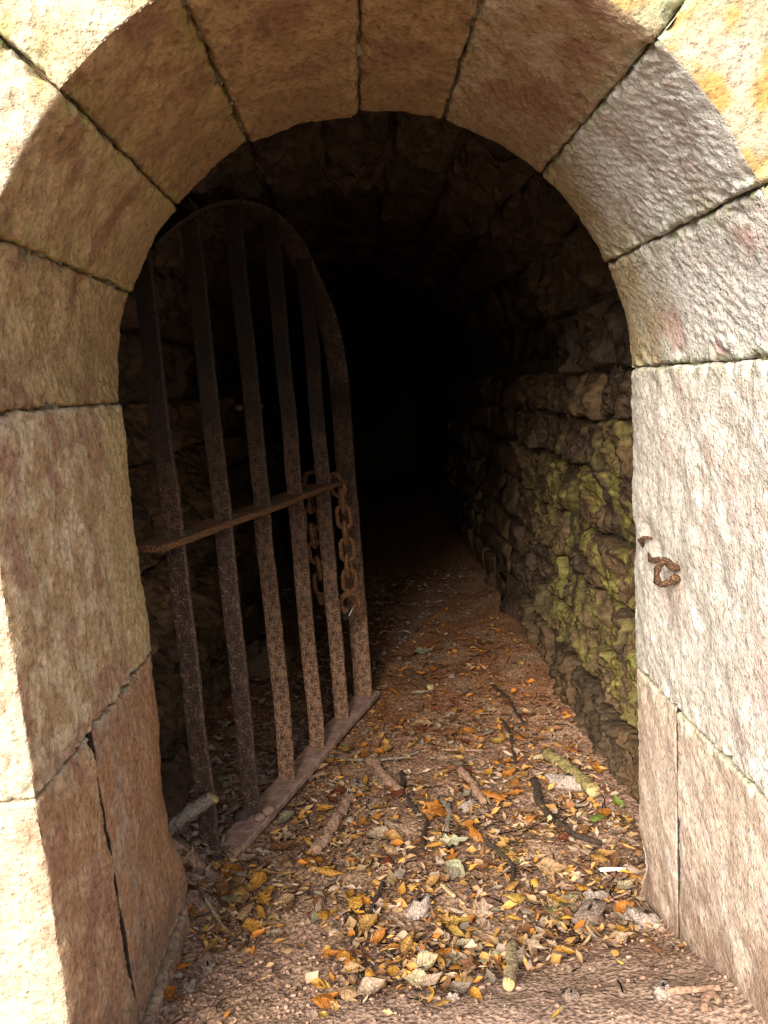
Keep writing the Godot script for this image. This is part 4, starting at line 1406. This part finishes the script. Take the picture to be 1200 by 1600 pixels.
func build_litter() -> void:
	# small torn leaves and fragments past counting, one mesh
	var P := PackedVector3Array()
	var C := PackedColorArray()
	var Nn := PackedVector3Array()
	var I := PackedInt32Array()
	var tones := []
	for row in LEAF_COLORS: tones.append(Color(row[1], row[2], row[3]))
	var warm := [1, 1, 2, 3, 3, 3, 4, 8, 8, 9, 4, 1, 3, 4, 9, 8, 3, 0]
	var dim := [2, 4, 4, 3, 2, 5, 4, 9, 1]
	var forms := ["flat", "cupped", "curled", "folded", "rolled", "narrow", "lobed"]
	var made := 0
	var tries := 0
	while made < 8000 and tries < 90000:
		tries += 1
		var z := -1.35 - 4.2 * pow(rng.randf(), 1.7)
		var x := rng.randf_range(-0.72, 0.72)
		var d := litter_density(x, z)
		d = maxf(d, 0.05 if absf(x) < 0.62 or z < BACK else 0.0) * (1.0 - 0.9 * bare(x, z))
		if rng.randf() > d: continue
		made += 1
		var behind := x < -0.60 + (-2.10 - z) * 0.40 - 0.06 and z < -2.1 or x < -0.555 and z < -1.89
		var whole := rng.randf() < (0.34 if not behind else 0.7)
		var size := rng.randf_range(0.024, 0.052) if whole else rng.randf_range(0.007, 0.026)
		var form: String = forms[rng.randi() % forms.size()]
		var nu := 7 if whole else 4
		var nv := 5 if whole else 3
		var pts := leaf_points(form, size, nu, nv, rng.randf() * 50.0)
		var turn := Basis.from_euler(Vector3(rng.randf_range(-0.5, 0.5) + (PI if rng.randf() < 0.3 else 0.0), rng.randf() * TAU, rng.randf_range(-0.4, 0.4)))
		var lift := 0.003 + rng.randf() * (0.032 if behind else 0.016)
		var at := Vector3(x, ground(x, z) + lift, z)
		var c: Color = tones[warm[rng.randi() % warm.size()]]
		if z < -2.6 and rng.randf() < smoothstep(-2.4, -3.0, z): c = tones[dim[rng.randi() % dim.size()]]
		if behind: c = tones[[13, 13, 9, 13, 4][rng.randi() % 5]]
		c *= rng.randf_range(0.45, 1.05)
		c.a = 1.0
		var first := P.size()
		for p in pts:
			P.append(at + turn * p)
			C.append(c)
		for i in nu:
			for j in nv:
				var du: Vector3 = P[first + mini(i + 1, nu - 1) * nv + j] - P[first + maxi(i - 1, 0) * nv + j]
				var dv: Vector3 = P[first + i * nv + mini(j + 1, nv - 1)] - P[first + i * nv + maxi(j - 1, 0)]
				Nn.append(dv.cross(du).normalized())
		for i in nu - 1:
			for j in nv - 1:
				var a := first + i * nv + j
				var b := a + nv
				for v in [a, b, a + 1, b, b + 1, a + 1]: I.append(v)
	# stalks and twiglets among the fragments
	made = 0
	while made < 700:
		var z := -1.40 - 2.6 * pow(rng.randf(), 1.5)
		var x := rng.randf_range(-0.70, 0.68)
		if rng.randf() > litter_density(x, z) + 0.06: continue
		made += 1
		var long := rng.randf_range(0.015, 0.085)
		var w := rng.randf() * TAU
		var thick := rng.randf_range(0.0006, 0.0018)
		var tone := Color(0.09, 0.055, 0.035).lerp(Color(0.40, 0.27, 0.16), pow(rng.randf(), 2.0))
		var bend := rng.randf_range(-0.8, 0.8)
		var tilt := rng.randf_range(-0.15, 0.25)
		var first := P.size()
		for i in 6:
			var s := i / 5.0 - 0.5
			var dir := Vector2(cos(w + bend * s), sin(w + bend * s))
			var mid := Vector3(x + dir.x * s * long, 0, z + dir.y * s * long)
			mid.y = ground(mid.x, mid.z) + 0.007 + thick + absf(tilt) * long * (s + 0.5) * 0.5
			var side := Vector3(-dir.y, 0, dir.x)
			for k in 4:
				var n := side * cos(k * PI / 2) + Vector3.UP * sin(k * PI / 2)
				P.append(mid + n * thick)
				Nn.append(n)
				C.append(tone)
		for i in 5:
			for k in 4:
				var a := first + i * 4 + k
				var b := first + i * 4 + (k + 1) % 4
				for v in [a, a + 4, b, b, a + 4, b + 4]: I.append(v)
	var A := []
	A.resize(Mesh.ARRAY_MAX)
	A[Mesh.ARRAY_VERTEX] = P
	A[Mesh.ARRAY_NORMAL] = Nn
	A[Mesh.ARRAY_COLOR] = C
	A[Mesh.ARRAY_INDEX] = I
	var mesh := ArrayMesh.new()
	mesh.add_surface_from_arrays(Mesh.PRIMITIVE_TRIANGLES, A)
	tag(obj("leaf_litter", mesh, M.litter), "broken leaves and fragments strewn over the earth floor", "leaf litter", "", "stuff")
	# grit: crumbs of earth and stone chips
	var mm := MultiMesh.new()
	mm.transform_format = MultiMesh.TRANSFORM_3D
	mm.use_colors = true
	mm.mesh = pebble_small()
	mm.instance_count = 6000
	for i in 6000:
		var z := -1.15 - 2.6 * pow(rng.randf(), 1.6)
		var x := rng.randf_range(-0.64, 0.66)
		for again in 4:
			if rng.randf() < 0.15 + smoothstep(0.15, -0.35, x) + 0.5 * smoothstep(0.45, 0.6, x): break
			x = rng.randf_range(-0.64, 0.66)
		var s := 0.0010 + 0.0042 * pow(rng.randf(), 5.0)
		mm.set_instance_transform(i, Transform3D(Basis.from_euler(Vector3(rng.randf() * 6.0, rng.randf() * 6.0, 0)).scaled(Vector3(s * rng.randf_range(0.8, 1.8), s, s)), Vector3(x, ground(x, z) + 0.002 + s * 0.3, z)))
		var c := Color(0.27, 0.165, 0.125).lerp(Color(0.42, 0.30, 0.24), pow(rng.randf(), 2.5))
		mm.set_instance_color(i, c)
	var g := MultiMeshInstance3D.new()
	g.name = numbered("gravel")
	g.multimesh = mm
	var gm := mat(Color.WHITE, 0.95)
	gm.vertex_color_use_as_albedo = true
	g.material_override = gm
	add_child(g)
	tag(g, "grit and earth crumbs on the bare floor", "gravel", "", "stuff")


func pebble_small() -> ArrayMesh:
	var P := PackedVector3Array()
	for i in 7:
		for j in 5:
			var w := TAU * (i % 6) / 6.0
			var v := PI * j / 4.0
			var p := Vector3(sin(v) * cos(w), cos(v), sin(v) * sin(w))
			P.append(p * (1.0 + 0.6 * n_soft.get_noise_3d(p.x * 1.7, p.y * 1.7, p.z * 1.7)))
	return grid(P, PackedColorArray(), 7, 5, P[3 * 5 + 2])
